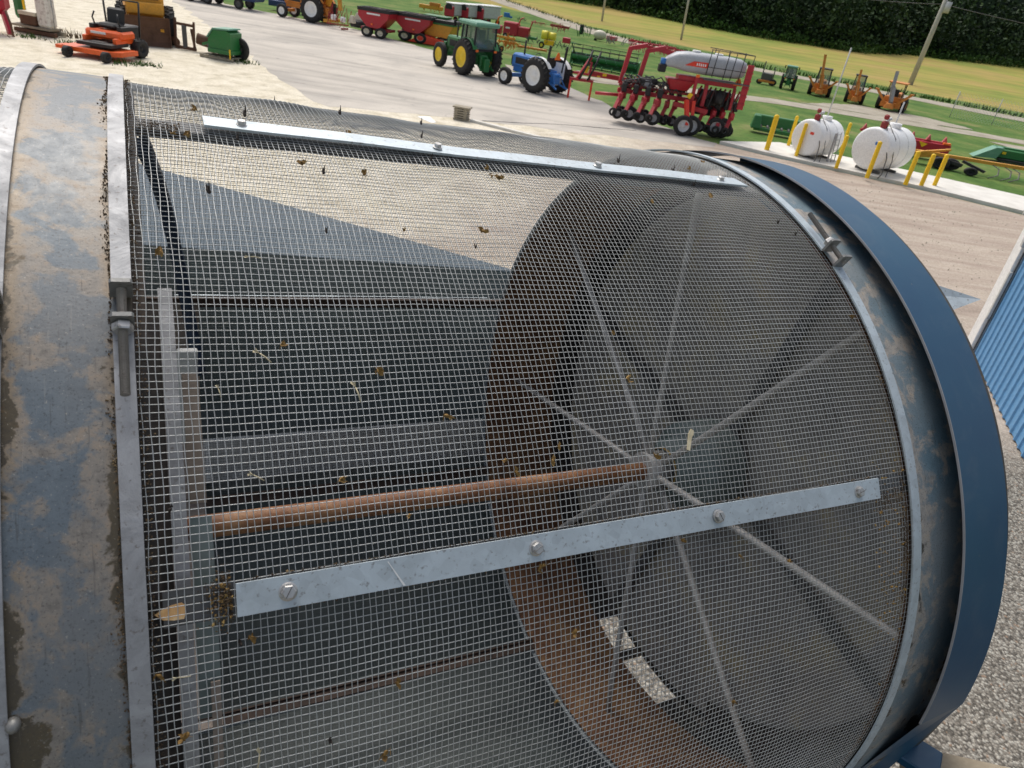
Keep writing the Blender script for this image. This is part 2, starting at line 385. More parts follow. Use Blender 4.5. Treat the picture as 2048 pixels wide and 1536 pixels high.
# galvanised near inner hoop strip and tan plate beside it
shell_obj('inner_hoop','galv',.0235,.0375,.765,.765,.003,nth=60,th0=R_(-40),th1=R_(61))
rusty('tan_dull',(.09,.07,.055),(.15,.12,.095),(.20,.165,.135),.7,5,.2)
shell_obj('inner_hoop','tan_dull',.042,.058,.74,.74,.003,nth=50,th0=R_(43),th1=R_(54))
shell_obj('inner_hoop','dark_inner',.012,.023,.76,.76,.003,nth=60,th0=R_(-40),th1=R_(60))
shell_obj('inner_hoop','pan',.041,.062,.735,.735,.003,nth=50,th0=R_(26),th1=R_(42))
shell_obj('inner_hoop','tan_plate',.052,.061,.742,.742,.003,nth=50,th0=R_(-40),th1=R_(29))
# curved dark blue tubes and post just inside the left end
b=MB().mat('dark_blue_bar')
b.tube([dp(.02+.125*(k/24)**.8,R_(128+56*k/24),.775-.09*(k/24)**2) for k in range(25)],.016,8)
b.build('inner_brace',root)
b=MB().mat('dark_blue_bar'); b.tube([dp(.015+.095*(k/24),R_(120+42*k/24),.78) for k in range(25)],.009,8); b.build('inner_brace',root)
b=MB().mat('light_bracket'); b.box((.10,.46,.02),(.045,.02,.26),bev=.003); b.build('mounting_post',root)
# stays: outer flat bars with bolts
for k,a in enumerate(STAYS):
    b=MB().mat('galv_flat')
    hw=.0155; N_=24
    t0,t1=(.074,1.008) if k==0 else (.09,1.03)
    rr=RD+.0065
    for j in range(N_):
        pass
    vs=[];fs=[]
    nrm=Vector((0,-cos(a),sin(a))); tan=Vector((0,sin(a),cos(a)))
    for j in range(N_+1):
        t=t0+(t1-t0)*j/N_; bow=.0012*sin(t*7+k)+.0005*sin(t*23+k)
        for (w,h) in((-1,0),(1,0),(1,.0035),(-1,.0035)):
            sk=(.004 if k==1 and j==N_ and w<0 else 0)
            vs.append(Vector((t+sk*3,0,0))+nrm*(rr+h+bow-.0015)+tan*(hw*w))
    for j in range(N_):
        for q in range(4): fs.append((j*4+q,j*4+(q+1)%4,(j+1)*4+(q+1)%4,(j+1)*4+q))
    fs+= [(3,2,1,0),(N_*4,N_*4+1,N_*4+2,N_*4+3)]
    b.add(vs,fs,False); st=b.build('stay_bar',root)
    # inner backing angle
    b=MB().mat('dark_rust' if k in(2,3,4,5,6) else 'darksteel')
    b.beam(dp(.0,a,RD-.011),dp(L,a,RD-.011),.030,.012) if False else None
    vs=[]
    for t in(.012,L):
        for (w,h) in((-1.05,-.003),(1.05,-.003),(1.05,-.0075),(-.75,-.0075),(-.75,-.014 if k!=4 else -.02),(-1.05,-.014 if k!=4 else -.02)): vs.append(Vector((t,0,0))+nrm*(RD+h)+tan*(hw*w))
    b.add(vs,[(0,1,7,6),(1,2,8,7),(2,3,9,8),(3,4,10,9),(4,5,11,10),(5,0,6,11),(5,4,3,2,1,0),(6,7,8,9,10,11)],False)
    b.build('stay_angle',root)
    bts=[.121,.398,.677,.959] if k!=1 else [.137,.416,.707,.985]
    for bi,t in enumerate(bts):
        bb=MB().mat('bolt'); base=Vector((t,0,0))+nrm*(rr+.002)
        sp=random.random()*PI
        e1=Vector((1,0,0)); e2=tan
        def ringp(r,h,n,ph=0): return [base+nrm*h+(e1*cos(2*PI*i/n+ph)+e2*sin(2*PI*i/n+ph))*r for i in range(n)]
        def stack(rs,n,ph):
            vs=[];fs=[]
            for (r,h) in rs: vs+=ringp(r,h,n,ph)
            for i in range(len(rs)-1):
                for q in range(n): fs.append((i*n+q,i*n+(q+1)%n,(i+1)*n+(q+1)%n,(i+1)*n+q))
            fs.append(tuple((len(rs)-1)*n+q for q in range(n))); bb.add(vs,fs,False)
        s_=1.0 if k!=1 else .8
        stack([(.0092*s_,0),(.0092*s_,.0012),(.0078*s_,.002)],20,0)
        stack([(.0074*s_,.0018),(.0074*s_,.0058),(.0062*s_,.0066)],6,sp)
        o=bb.build('bolt',st)
        if k!=1:
            bb=MB().mat('darksteel'); d=(e1*cos(sp)+e2*sin(sp)); p=base+nrm*.0062
            bb.beam(p-d*.0058,p+d*.0058,.0013,.0012); bb.build('bolt_slot',st)
# chalk scratch on the near stay
a=STAYS[0]; nrm=Vector((0,-cos(a),sin(a))); tan=Vector((0,sin(a),cos(a)))
b=MB().mat('white'); vs=[];fs=[]
for i in range(9):
    u=i/8; p=Vector((.222+.016*u,0,0))+nrm*(RD+.0100)+tan*(.013-.0275*u); w=.0005+.0007*u**2+.0003*random.random()
    vs+=[p+Vector((w,0,0)),p-Vector((w,0,0))]
for i in range(8): fs.append((2*i,2*i+1,2*i+3,2*i+2))
b.add(vs,fs); b.build('scratch_mark',root)
# clamp bands with lugs and threaded rods
def clamp(t0,t1,thl,rod_down,flip=1):
    bt=shell_obj('clamp_band','galv' if t0<.5 else 'galv_flat',t0,t1,RD+.009,RD+.009,.003,nth=240,nt=1,th0=R_(thl+.1),th1=R_(thl-2.6)+2*PI)
    tc=(t0+t1)/2; w=(t1-t0)*1.12
    def lug(th,name='lug'):
        a=R_(th); n_=Vector((0,-cos(a),sin(a))); tg=Vector((0,sin(a),cos(a)))
        b=MB().mat('lug'); c=Vector((tc,0,0))+n_*(RD+.009+.013)
        vs=[]
        for sg in(-1,1):
            for (x,y) in((-1,-1),(1,-1),(1,.8),(.8,1),(-.8,1),(-1,.8)): vs.append(c+Vector((x*w/2,0,0))+n_*y*.0135+tg*sg*.0022)
        b.add(vs,[(5,4,3,2,1,0),(6,7,8,9,10,11)]+[(i,(i+1)%6,6+(i+1)%6,6+i) for i in range(6)],False); return b.build(name,bt),c,n_,tg
    l1,c1,n1,g1=lug(thl); l2,c2,n2,g2=lug(thl-2.6)
    d=(c2-c1).normalized()*rod_down
    s=(c1 if rod_down>0 else c2)-d*.006; e=s+d*.122
    b=MB().mat('rod'); pts=[];rs=[]; n=int(.122/.00075)
    for i in range(n+1):
        pts.append(s+(e-s)*i/n); rs.append(.0041+(.0005 if i%2 else -.0005))
    b.tube(pts,rs,10,sm=False); b.build('threaded_rod',bt)
    # nut
    b=MB().mat('bolt'); base=(c2 if rod_down>0 else c1)+d*.003; u=d.orthogonal().normalized(); w2=d.cross(u)
    vs=[];fs=[]
    for (r,h) in((.0085,0),(.0095,.0015),(.0095,.0075),(.0085,.009)):
        for q in range(6): vs.append(base+d*h+(u*cos(q*PI/3)+w2*sin(q*PI/3))*r)
    for i in range(3):
        for q in range(6): fs.append((i*6+q,i*6+(q+1)%6,(i+1)*6+(q+1)%6,(i+1)*6+q))
    fs.append((23,22,21,20,19,18)); b.add(vs,fs); b.build('nut',bt)
clamp(-.0185,-.0005,58.0,1); clamp(-.1245,-.1065,57.4,1); clamp(L-.012,L+.008,66.2,-1)
# rivet/bolt head on the left band edge
b=MB().mat('lug'); b.ell(dp(-.1035,R_(31.0),RD+.006),(.006,.008,.006)); b.build('rivet',root)
# shaft
b=MB().mat('rust_shaft'); n=40
b.tube([Vector((.055+1.36*i/n,0,0)) for i in range(n+1)],[.0235]*(n+1),24); b.build('shaft',root)
b=MB().mat('dark_inner'); b.tube([(.0,.0,-.0),(.062,0,0)],.045,20); b.build('bearing',root)
# spoked wheel
wh=MB().mat('spokegrey'); wh.tube([(1.17,0,0),(1.235,0,0)],.05,24); wh=wh.build('spoked_wheel',root)
for k in range(8):
    a=R_(12.3+45*k); b=MB().mat('spokegrey'); p0=dp(1.2+(.012 if k%2 else -.012),a,.04); p1=dp(1.2,a,.795)
    pts=[p0+(p1-p0)*i/6+Vector((.002*sin(i),0,0)) for i in range(7)]; b.tube(pts,.0088,8); b.build('spoke',wh)
b=MB().mat('pan'); b.lathe([(1.24,.0),(1.24,.075),(1.31,.085),(1.31,.12),(1.35,.125),(1.42,.125)],axis='X',n=24); b.build('hub_bearing',root)
b=MB().mat('husk'); b.lathe([(1.235,.055),(1.262,.072),(1.29,.078),(1.292,.06)],axis='X',n=20); b.build('bearing_seal',root)
# dusty end plate
b=MB().mat('dusty_disc'); b.lathe([(1.445,.0),(1.44,.3),(1.43,.6),(1.425,.755)],axis='X',n=96); b.build('end_plate',root)
vs=[];fs=[]
for i in range(61):
    a=R_(100+245*i/60)
    for r in(.58,.80 if i<52 else .782): vs.append(dp(1.459,a,r))
for i in range(60): fs.append((i*2,i*2+2,i*2+3,i*2+1))
b=MB().mat('dark_inner'); b.add(vs,fs,True); b.build('gap_blocker',root)  # added dark annulus, closes off light entering behind the end plate
vs=[];fs=[]
for i in range(31):
    a=R_(296+50*i/30)
    for r in(.70,.797): vs.append(dp(1.412,a,r))
for i in range(30): fs.append((i*2,i*2+2,i*2+3,i*2+1))
b=MB().mat('dark_inner'); b.add(vs,fs,True); b.build('gap_blocker',root)  # second added annulus, covers the bright gap lower down
shell_obj('inner_collar','dark_inner',1.363,1.425,RD-.004,.765,.003,nth=40,nt=2,th0=R_(-24),th1=R_(8))
for k in range(4):
    a=R_(-12+90*k); b=MB().mat('darksteel'); b.beam(dp(1.42,a,.1),dp(1.405,a,.76),.012,.03); b.build('plate_rib',root)
# stationary hood
def hoff(v,clip=.814):
    y=v[1]-.034; z=v[2]+.022; r=math.hypot(y,z)
    if r<clip: y*=clip/r; z*=clip/r
    return (v[0],y,z)
def hsh(t0,t1,r0,r1,thk,th0,th1,mat,name='end_hood',nt=3,clip=.814):
    b=shell(t0,t1,r0,r1,thk,nth=220,nt=nt,th0=R_(th0),th1=R_(th1)); b.mats=[mat]
    b.v=[hoff(v,clip) for v in b.v]; o=b.build(name,root); o.modifiers.new('es','EDGE_SPLIT').split_angle=R_(40); return o
hood=hsh(1.165,1.292,.800,.797,.003,4,262,'hood')
hsh(1.1638,1.1655,.8008,.8008,.0035,4,262,'grey','hood_lip',1)
hsh(1.291,1.31,.7960,.74,.003,4,104,'hood','hood_back',clip=.5)
hsh(1.31,1.43,.74,.68,.003,4,104,'hood','hood_back',clip=.5)
b=MB().mat('hood')
p0=Vector(hoff(dp(1.165,R_(4.2),.800)));p1=Vector(hoff(dp(1.292,R_(4.2),.797)))
b.add([p0,p1,Vector((1.30,-.80,-.05)),Vector((1.28,-.775,-.34)),Vector((1.165,-.76,-.30))],[(0,1,2,3,4)]); b.build('hood_skirt',root)
# galvanised flashing tip sticking out behind the hood
b=MB().mat('galv_flat'); b.add([(1.35,-.35,.702),(1.465,-.416,.690),(1.38,-.415,.662),(1.36,-.40,.65),(1.35,-.37,.68)],[(0,1,4),(4,1,2,3)]); b.build('flashing',root)
# support beam at the bottom right and blue gusset
b=MB().mat('tanbeam'); b.beam((1.34,-.79,-.17),(1.50,-1.0,-.06),.055,.04); b.build('support_beam',root)
b=MB().mat('hood'); b.box((1.34,-.80,-.13),(.08,.10,.02),rz=.5,bev=.003); b.build('gusset',root)
# hopper pan beneath and beyond the drum
def quad(name,mat,pts,thk=.004):
    b=MB().mat(mat); n=(Vector(pts[1])-Vector(pts[0])).cross(Vector(pts[3])-Vector(pts[0])).normalized()*thk
    vs=[Vector(p) for p in pts]+[Vector(p)-n for p in pts]; b.add(vs,[(0,1,2,3),(7,6,5,4),(0,4,5,1),(1,5,6,2),(2,6,7,3),(3,7,4,0)]); return b.build(name,root)
def zB(t): return .222-.041*t
x0,x1=-.7,1.45
quad('side_flare','pan_sky_lit',[(x0,.95,zB(x0)),(1.215,.95,zB(1.215)),(1.215,.951,zB(1.215)+.004),(x0,1.19,.545)])  # paler copy of the pan colour, sky light painted on the flare
prof=[(.951,zB(.3)+.004),(.955,-.32),(.30,-.98),(-.30,-.98),(-.955,-.32),(-.97,-.15)]
quad('hopper_side','pan',[(x0,.951,zB(x0)),(x1,.951,zB(x1)),(x1,.955,-.32),(x0,.955,-.32)][::-1])
rusty('pan_shaded',(.06,.08,.08),(.085,.108,.106),(.11,.13,.125),.55,2.2,.1,fine=30)  # darker copy of the pan colour, shade painted on the lower panels
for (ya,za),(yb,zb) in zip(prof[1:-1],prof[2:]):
    quad('hopper_panel','pan_shaded',[(x0,ya,za),(x1,ya,za),(x1,yb,zb),(x0,yb,zb)][::-1])
quad('hopper_end','pan',[(x0,-.955,-.32),(x0,.955,-.32),(x0,.3,-.98),(x0,-.3,-.98)])
for (x,y) in((-.6,-.9),(1.4,-.9),(-.6,.9),(1.4,.9)):
    b=MB().mat('hood'); 
    p=ORG+AX*x+AY*y+AZ*(-.32); q=Matrix((AX,AY,AZ))@(Vector((p.x,p.y,0.0))-ORG)
    b.beam((x,y,-.30),q,.08,.08); b.build('leg',root)
# caked grit along bands and stay ends: tiny clumps
def clumps(name,pts,mat='grit',smin=.0004,smax=.0017,parent=None):
    base=np.array([(1,0,0),(-1,0,0),(0,1,0),(0,-1,0),(0,0,1),(0,0,-1)],float); fc=np.array([(0,2,4),(2,1,4),(1,3,4),(3,0,4),(2,0,5),(1,2,5),(3,1,5),(0,3,5)])
    V=[];F=[]
    for i,p in enumerate(pts):
        s=smin+(smax-smin)*rng.random()**2.2; M=rng.normal(size=(3,3)); M,_=np.linalg.qr(M)
        V.append((base*(s*(.5+rng.random((6,1))))*np.array([1,.8,.6]))@M+np.array(p)); F.append(fc+6*i)
    return npmesh(name,np.concatenate(V),np.concatenate(F),mat,parent,smooth=False)
pts=[]
for i in range(2600): pts.append(dp(.001+abs(rng.normal())*.0035,rng.uniform(R_(-5),R_(100)),RD+rng.uniform(-.004,.003)))
for i in range(2400):
    th=rng.uniform(R_(0),R_(85)); 
    if sin(th*9)+sin(th*23+1)+sin(th*4.1)>rng.uniform(-1.2,1.6): pts.append(dp(L-.013-abs(rng.normal())*.006,th,RD+rng.uniform(-.006,.003)))
for i in range(1500):
    th=R_(29+rng.normal()*4); pts.append(dp(L-.014-abs(rng.normal())*.007,th,RD+rng.uniform(-.006,.003)))
for i in range(500): pts.append(dp(1.012+rng.random()*.06,R_(34.5+rng.normal()*.6),RD+rng.uniform(-.004,.002)))
for i in range(1300): pts.append(dp(.071-abs(rng.normal())*.010,R_(36.2+rng.normal()*.8),RD+rng.uniform(-.01,.003)))
for i in range(1000): pts.append(dp(.012+rng.random()*.05,R_(80.2+rng.normal()*.5),RD+rng.uniform(-.01,.002)))
for i in range(1000):
    pts.append(dp(rng.uniform(.09,1.0),STAYS[0]+rng.choice([-1,1])*(.0165+abs(rng.normal())*.001)/RD,RD+.002))
for i in range(2600):
    th=rng.uniform(R_(0),R_(98))
    if sin(th*13)+sin(th*31+1)>rng.uniform(-2,1.2): pts.append(dp(-.0195-abs(rng.normal())*.0018*(1.2+sin(th*23)),th,RD+.004))
o=clumps('caked_grit',pts,parent=root); o['kind']='stuff'; o['label']='brown grit and dust caked along the bands and bars'
pts=[dp(rng.uniform(1.0,1.085),R_(29+rng.normal()*6),RD+.001) for i in range(170)]+[dp(.071-rng.random()*.02,R_(36+rng.normal()*.7),RD+.001) for i in range(60)]
o=clumps('ochre_chaff',pts,'husk',.001,.0032,parent=root); o['kind']='stuff'

# ---------------------------------------------------------------- chaff bits and the kernel caught in the screen
CH=[(0.083, 85.1, 'h'), (0.149, 85.5, 'b'), (0.129, 78.8, 'b'), (0.052, 78.6, 'h'), (0.07, 78.5, 'h'), (0.21, 95.1, 'b'), (0.203, 75.3, 'h'), (0.289, 83.2, 'h'), (0.411, 85.3, 'b'), (0.398, 78.9, 'b'), (0.496, 76.1, 'h'), (0.423, 66.6, 'h'), (0.402, 64.4, 'b'), (0.309, 66.1, 'h'), (0.209, 65.4, 'b'), (0.083, 69.6, 'b'), (0.282, 74.3, 'h'), (0.028, 62.3, 'h'), (0.12, 62.1, 'p'), (0.117, 53.1, 'p'), (0.139, 54.1, 'h'), (0.072, 50.5, 'p'), (0.239, 51.5, 'h'), (0.21, 49.9, 'p'), (0.31, 47.5, 'h'), (0.184, 43.3, 'h'), (0.374, 43.4, 'h'), (0.387, 42.3, 'h'), (0.437, 42.9, 'h'), (0.449, 44.1, 'h'), (0.252, 40.0, 'h'), (0.405, 34.3, 'h'), (0.1, 44.1, 'p'), (0.087, 33.2, 'h'), (0.076, 33.0, 'b'), (0.022, 42.5, 'b'), (0.156, 24.6, 'b'), (0.213, 22.4, 'h'), (0.228, 27.6, 'h'), (0.448, 28.3, 'h'), (0.422, 22.5, 'h'), (0.717, 16.6, 'h'), (0.808, 30.2, 'h'), (0.716, 31.8, 'h'), (0.618, 34.3, 'h'), (0.573, 49.8, 'h'), (0.569, 54.6, 'h'), (0.592, 42.3, 'h'), (1.05, 90.7, 'h'), (0.899, 83.6, 'b'), (1.024, 82.7, 'h'), (1.065, 56.3, 'h'), (1.053, 69.5, 'b'), (1.032, 71.7, 'b'), (0.006, 32.0, 'h'), (0.024, 31.6, 'p'), (0.025, 27.7, 'h'), (0.087, 24.8, 'p')]
def flake(kind):
    b=MB()
    if kind=='h':
        b.mat('husk')
        for q in range(5):
            c=Vector((random.uniform(-.0025,.0025),random.uniform(-.0035,.0035),random.uniform(-.001,.004))); d=Vector((random.gauss(0,.5),random.gauss(0,1),random.gauss(0,.5))).normalized(); s=d.orthogonal()*random.uniform(.0008,.0018); l=random.uniform(.002,.0055)
            b.add([c-d*l,c+s+Vector((0,0,.0006)),c+d*l,c-s],[(0,1,2,3)])
        b.ell((0,0,.001),(.0016,.0028,.0013),8,5,.5)
    elif kind=='b':
        b.mat('blackseed'); b.ell((0,0,.001),(.0018,.0026,.002),8,5,.5); b.tube([(0,0,.001),(.0006,.0005,.005),(.0003,.001,.0095)],[.0013,.0007,.0003],5)
        b.add([(-.002,.001,.001),(.002,.003,.002),(0,.006,.004)],[(0,1,2)])
    else:
        b.mat('palestraw'); b.tube([(-.001,-.008,.001),(0,-.002,.0025),(.0008,.003,.002)],[.0005,.0006,.0005],5)
        b.add([(.0008,.003,.002),(.003,.008,.003),(.0015,.0065,.0035),(.0003,.0085,.0022),(-.0015,.0075,.003)],[(0,1,2),(0,2,3),(0,3,4)])
    return b
protos={}
MW=root.matrix_world.copy()
NM={'h':('chaff_husk','dry ochre husk of chaff snagged in the wire screen','chaff'),'b':('black_seed','dark shrivelled seed caught in the wire screen','seed'),'p':('straw_bit','pale forked bit of straw lodged in the wire screen','straw')}
def place(o,t,th,r=RD+.0015,spin=0):
    a=R_(th); n_=Vector((0,-cos(a),sin(a))); tg=Vector((0,sin(a),cos(a))); x=Vector((1,0,0))
    x2=x*cos(spin)+tg*sin(spin); y2=-x*sin(spin)+tg*cos(spin)
    M=Matrix(((x2.x,y2.x,n_.x,t),(x2.y,y2.y,n_.y,-r*cos(a)),(x2.z,y2.z,n_.z,r*sin(a)),(0,0,0,1)))
    o.matrix_world=MW@M@Matrix.Scale(random.uniform(.8,1.55),4)
for i,(t,th,k) in enumerate(CH):
    lst=protos.setdefault(k,[])
    nm,lb,ct=NM[k]
    if len(lst)<4:
        o=flake(k).build(nm); lst.append(o)
    else:
        o=random.choice(lst).copy(); COL.objects.link(o)
    tag(o,lb,ct,lb.split(' in the')[0]+'s in the drum mesh'); place(o,t,th,spin=random.uniform(0,PI) if k!='b' else random.uniform(-.4,.4))
random.seed(99)
for k in range(10):
    t=random.uniform(.1,1.05); th=random.uniform(72,94); o=random.choice(protos['b' if k%2 else 'h']).copy(); COL.objects.link(o); place(o,t,th)
b=MB().mat('palestraw'); b.prism([(-.002,-.012),(.0018,-.012),(.0028,.004),(.0045,.006),(.0045,.011),(.0005,.0125),(-.0012,.008),(-.0022,.006)],depth=.0012,plane='XY'); o=b.build('straw_strip'); tag(o,'long pale strip of straw standing in the screen above the hub','straw'); place(o,.653,43.5,spin=-.35); o.scale=[s*1.1 for s in o.scale]
b=MB().mat('kernel'); b.prism([(-.0135,0),(-.007,-.0055),(.002,-.0075),(.0105,-.0075),(.012,-.003),(.012,.005),(.009,.0075),(0,.0065),(-.007,.004)],depth=.004,plane='XY'); o=b.build('corn_kernel')
tag(o,'orange corn kernel stuck under the screen near the lower left','corn kernel'); place(o,.0185,35.8,r=RD-.004); o.scale=(1,1,1)

# ================================================================ GROUND
def terr(x,y):
    d=y-84
    return 0 if d<=0 else (.036*d*d/(d+12))
def sheetmat(name,build,rough=.95):
    m,nt,b=newmat(name); tc=N(nt,'ShaderNodeTexCoord'); tc.name='TC'; sx=N(nt,'ShaderNodeSeparateXYZ'); lk(nt,tc,'Object',sx,0)
    build(nt,b,sx); b.inputs['Roughness'].default_value=rough; b.inputs['Specular IOR Level'].default_value=.2; MATS[name]=m
def b_grass(nt,b,sx):
    n=noise(nt,.35,5,.6); n2=noise(nt,3.5,4,.7); n3=noise(nt,.06,3,.5)
    g=ramp(nt,n.outputs['Fac'],[(.3,(.05,.115,.02)),(.45,(.08,.155,.03)),(.58,(.13,.19,.045)),(.72,(.24,.21,.09))])
    g2=ramp(nt,n2.outputs['Fac'],[(.3,.72),(.7,1.2)]); o=mixc(nt,1,g.outputs['Color'],g2.outputs['Color'],'MULTIPLY')
    f=ramp(nt,n.outputs['Fac'],[(.3,(.19,.24,.045)),(.45,(.27,.27,.06)),(.6,(.34,.28,.075)),(.75,(.38,.25,.10))])
    f3=ramp(nt,n3.outputs['Fac'],[(.38,(.17,.24,.045)),(.5,(.30,.28,.065)),(.62,(.38,.26,.10))]); f4=mixc(nt,.55,f.outputs['Color'],f3.outputs['Color'])
    # rows/streaks in the field
    mp=N(nt,'ShaderNodeMapping'); mp.inputs['Rotation'].default_value=(0,0,.25); mp.inputs['Scale'].default_value=(.03,.5,1); lk(nt,nt.nodes['TC'],'Object',mp,0)
    ns=noise(nt,1.2,3,.6,coord=mp.outputs[0]); s=ramp(nt,ns.outputs['Fac'],[(.35,.85),(.65,1.12)]); f4=mixc(nt,1,f4,s.outputs['Color'],'MULTIPLY')
    # field beyond the farm road: y > edge line
    e=mth(nt,'MULTIPLY_ADD',sx.outputs[0],.62,sx.outputs[1]); e=mth(nt,'ADD',e,mth(nt,'MULTIPLY',n.outputs['Fac'],3.0))
    k=mth(nt,'MULTIPLY',mth(nt,'SUBTRACT',e,101),.5,clamp=True)
    nt.links.new(mixc(nt,k,o,f4),b.inputs['Base Color'])
    bump(nt,b,n2.outputs['Fac'],.5,.05)
sheetmat('grass_mat',b_grass)
def b_asph(nt,b,sx):
    n=noise(nt,.30,5,.6,dist=.6); n2=noise(nt,30,4,.7); n3=noise(nt,1.3,5,.6,dist=.4)
    mp=N(nt,'ShaderNodeMapping'); mp.inputs['Rotation'].default_value=(0,0,.72); mp.inputs['Scale'].default_value=(.10,.9,1); lk(nt,nt.nodes['TC'],'Object',mp,0)
    ns=noise(nt,1.0,5,.6,coord=mp.outputs[0])
    a=ramp(nt,n.outputs['Fac'],[(.3,(.42,.39,.35)),(.5,(.52,.48,.425)),(.7,(.58,.535,.47))])
    s=ramp(nt,ns.outputs['Fac'],[(.3,.72),(.5,1),(.7,1.07)]); o=mixc(nt,1,a.outputs['Color'],s.outputs['Color'],'MULTIPLY')
    s=ramp(nt,n2.outputs['Fac'],[(.3,.85),(.7,1.1)]); o=mixc(nt,1,o,s.outputs['Color'],'MULTIPLY')
    d=ramp(nt,n3.outputs['Fac'],[(.62,0),(.72,.45)]); o=mixc(nt,d.outputs['Color'],o,(.13,.125,.13))
    # darker worn verge close to the grass side
    e=mth(nt,'MULTIPLY_ADD',sx.outputs[0],.86,sx.outputs[1]); e=mth(nt,'ADD',e,mth(nt,'MULTIPLY',n.outputs['Fac'],3))
    k=mth(nt,'MULTIPLY',mth(nt,'SUBTRACT',e,36.2),.7,clamp=True); kx=mth(nt,'MULTIPLY_ADD',sx.outputs[0],.3,.6,clamp=True); o=mixc(nt,mth(nt,'MULTIPLY',mth(nt,'MULTIPLY',k,kx),.55),o,(.19,.185,.18))
    nt.links.new(o,b.inputs['Base Color']); bump(nt,b,n2.outputs['Fac'],.3,.01)
sheetmat('asphalt_mat',b_asph)
def b_yard(nt,b,sx):
    n=noise(nt,.45,5,.65,dist=.7); n2=noise(nt,14,5,.75); nbig=noise(nt,1.6,5,.6,dist=.5)
    cream=ramp(nt,nbig.outputs['Fac'],[(.3,(.52,.46,.34)),(.45,(.66,.60,.47)),(.65,(.76,.70,.58))])
    mp=N(nt,'ShaderNodeMapping'); mp.inputs['Rotation'].default_value=(0,0,-.15); mp.inputs['Scale'].default_value=(.22,1.3,1); lk(nt,nt.nodes['TC'],'Object',mp,0)
    ns=noise(nt,1.3,6,.65,coord=mp.outputs[0],dist=.5)
    dirt=ramp(nt,ns.outputs['Fac'],[(.28,(.31,.25,.205)),(.42,(.38,.31,.255)),(.55,(.44,.37,.305)),(.7,(.50,.43,.36))])
    k=mth(nt,'MULTIPLY_ADD',sx.outputs[0],.16,mth(nt,'MULTIPLY_ADD',n.outputs['Fac'],1.6,-.25)); 
    k=mth(nt,'MULTIPLY_ADD',sx.outputs[1],-.06,mth(nt,'ADD',k,1.2),clamp=True)
    o=mixc(nt,k,cream.outputs['Color'],dirt.outputs['Color'])
    s=ramp(nt,n2.outputs['Fac'],[(.3,.75),(.7,1.2)]); o=mixc(nt,1,o,s.outputs['Color'],'MULTIPLY')
    v=N(nt,'ShaderNodeTexVoronoi'); v.inputs['Scale'].default_value=42; lk(nt,nt.nodes['TC'],'Object',v,'Vector')
    cs=N(nt,'ShaderNodeSeparateColor'); lk(nt,v,'Color',cs,0)
    peb=ramp(nt,cs.outputs[0],[(0,(.14,.125,.105)),(.25,(.23,.205,.17)),(.5,(.32,.29,.245)),(.75,(.44,.41,.35)),(.975,(.32,.23,.165))],'CONSTANT')
    ed=ramp(nt,v.outputs['Distance'],[(.2,1),(.8,.5)]); pb=mixc(nt,1,peb.outputs['Color'],ed.outputs['Color'],'MULTIPLY')
    # coarse pebbles near the machine and the shed
    q=mth(nt,'ADD',mth(nt,'MULTIPLY_ADD',n.outputs['Fac'],3.5,sx.outputs[1]),mth(nt,'MULTIPLY',sx.outputs[0],-.25)); kp=mth(nt,'MULTIPLY_ADD',q,-.5,5.0,clamp=True)
    o=mixc(nt,kp,o,pb); nt.links.new(o,b.inputs['Base Color']); bump(nt,b,v.outputs['Distance'],.5,-.02)
sheetmat('yard_mat',b_yard)
def b_track(nt,b,sx):
    n=noise(nt,.8,4,.6); n2=noise(nt,8,3,.6); a=ramp(nt,n.outputs['Fac'],[(.3,(.30,.27,.21)),(.7,(.44,.40,.33))]); s=ramp(nt,n2.outputs['Fac'],[(.3,.85),(.7,1.1)])
    nt.links.new(mixc(nt,1,a.outputs['Color'],s.outputs['Color'],'MULTIPLY'),b.inputs['Base Color'])
sheetmat('track_mat',b_track)
def b_conc(nt,b,sx):
    n=noise(nt,1.5,5,.6); a=ramp(nt,n.outputs['Fac'],[(.3,(.60,.58,.53)),(.7,(.74,.72,.67))]); nt.links.new(a.outputs['Color'],b.inputs['Base Color'])
sheetmat('concrete_mat',b_conc,.85)
def grid(name,mat,x0,x1,y0,y1,nx,ny,zf,kind='structure'):
    xs=np.linspace(x0,x1,nx+1);ys=np.linspace(y0,y1,ny+1); V=[(x,y,zf(x,y)) for y in ys for x in xs]
    F=[(j*(nx+1)+i,j*(nx+1)+i+1,(j+1)*(nx+1)+i+1,(j+1)*(nx+1)+i) for j in range(ny) for i in range(nx)]
    o=npmesh(name,V,F,mat); o['kind']=kind; return o
grid('ground','grass_mat',-500,800,-100,900,65,250,lambda x,y:terr(x,y)-.012)
def flat(name,mat,poly,z,wig=0):
    # densify and roughen the outline
    out=[]
    for i,p in enumerate(poly):
        q=poly[(i+1)%len(poly)]; d=math.hypot(q[0]-p[0],q[1]-p[1]); n=max(1,int(d/.7)) if wig else 1
        for k in range(n):
            u=k/n; out.append((p[0]+(q[0]-p[0])*u+(random.gauss(0,wig) if wig else 0),p[1]+(q[1]-p[1])*u+(random.gauss(0,wig) if wig else 0),z))
    from mathutils.geometry import delaunay_2d_cdt
    v2=[Vector(p[:2]) for p in out]; r=delaunay_2d_cdt(v2,[],[list(range(len(v2)))],1,1e-4)
    fc=[]
    for q in r[2]:
        a,b_,c_=[r[0][i] for i in q[:3]]; fc.append(tuple(q) if (b_-a).cross(c_-a)>0 else tuple(q)[::-1])
    me=bpy.data.meshes.new(name); me.from_pydata([(p.x,p.y,z) for p in r[0]],[],fc); me.materials.append(MATS[mat]); me.update()
    o=bpy.data.objects.new(name,me); COL.objects.link(o); o['kind']='structure'; return o
random.seed(3)
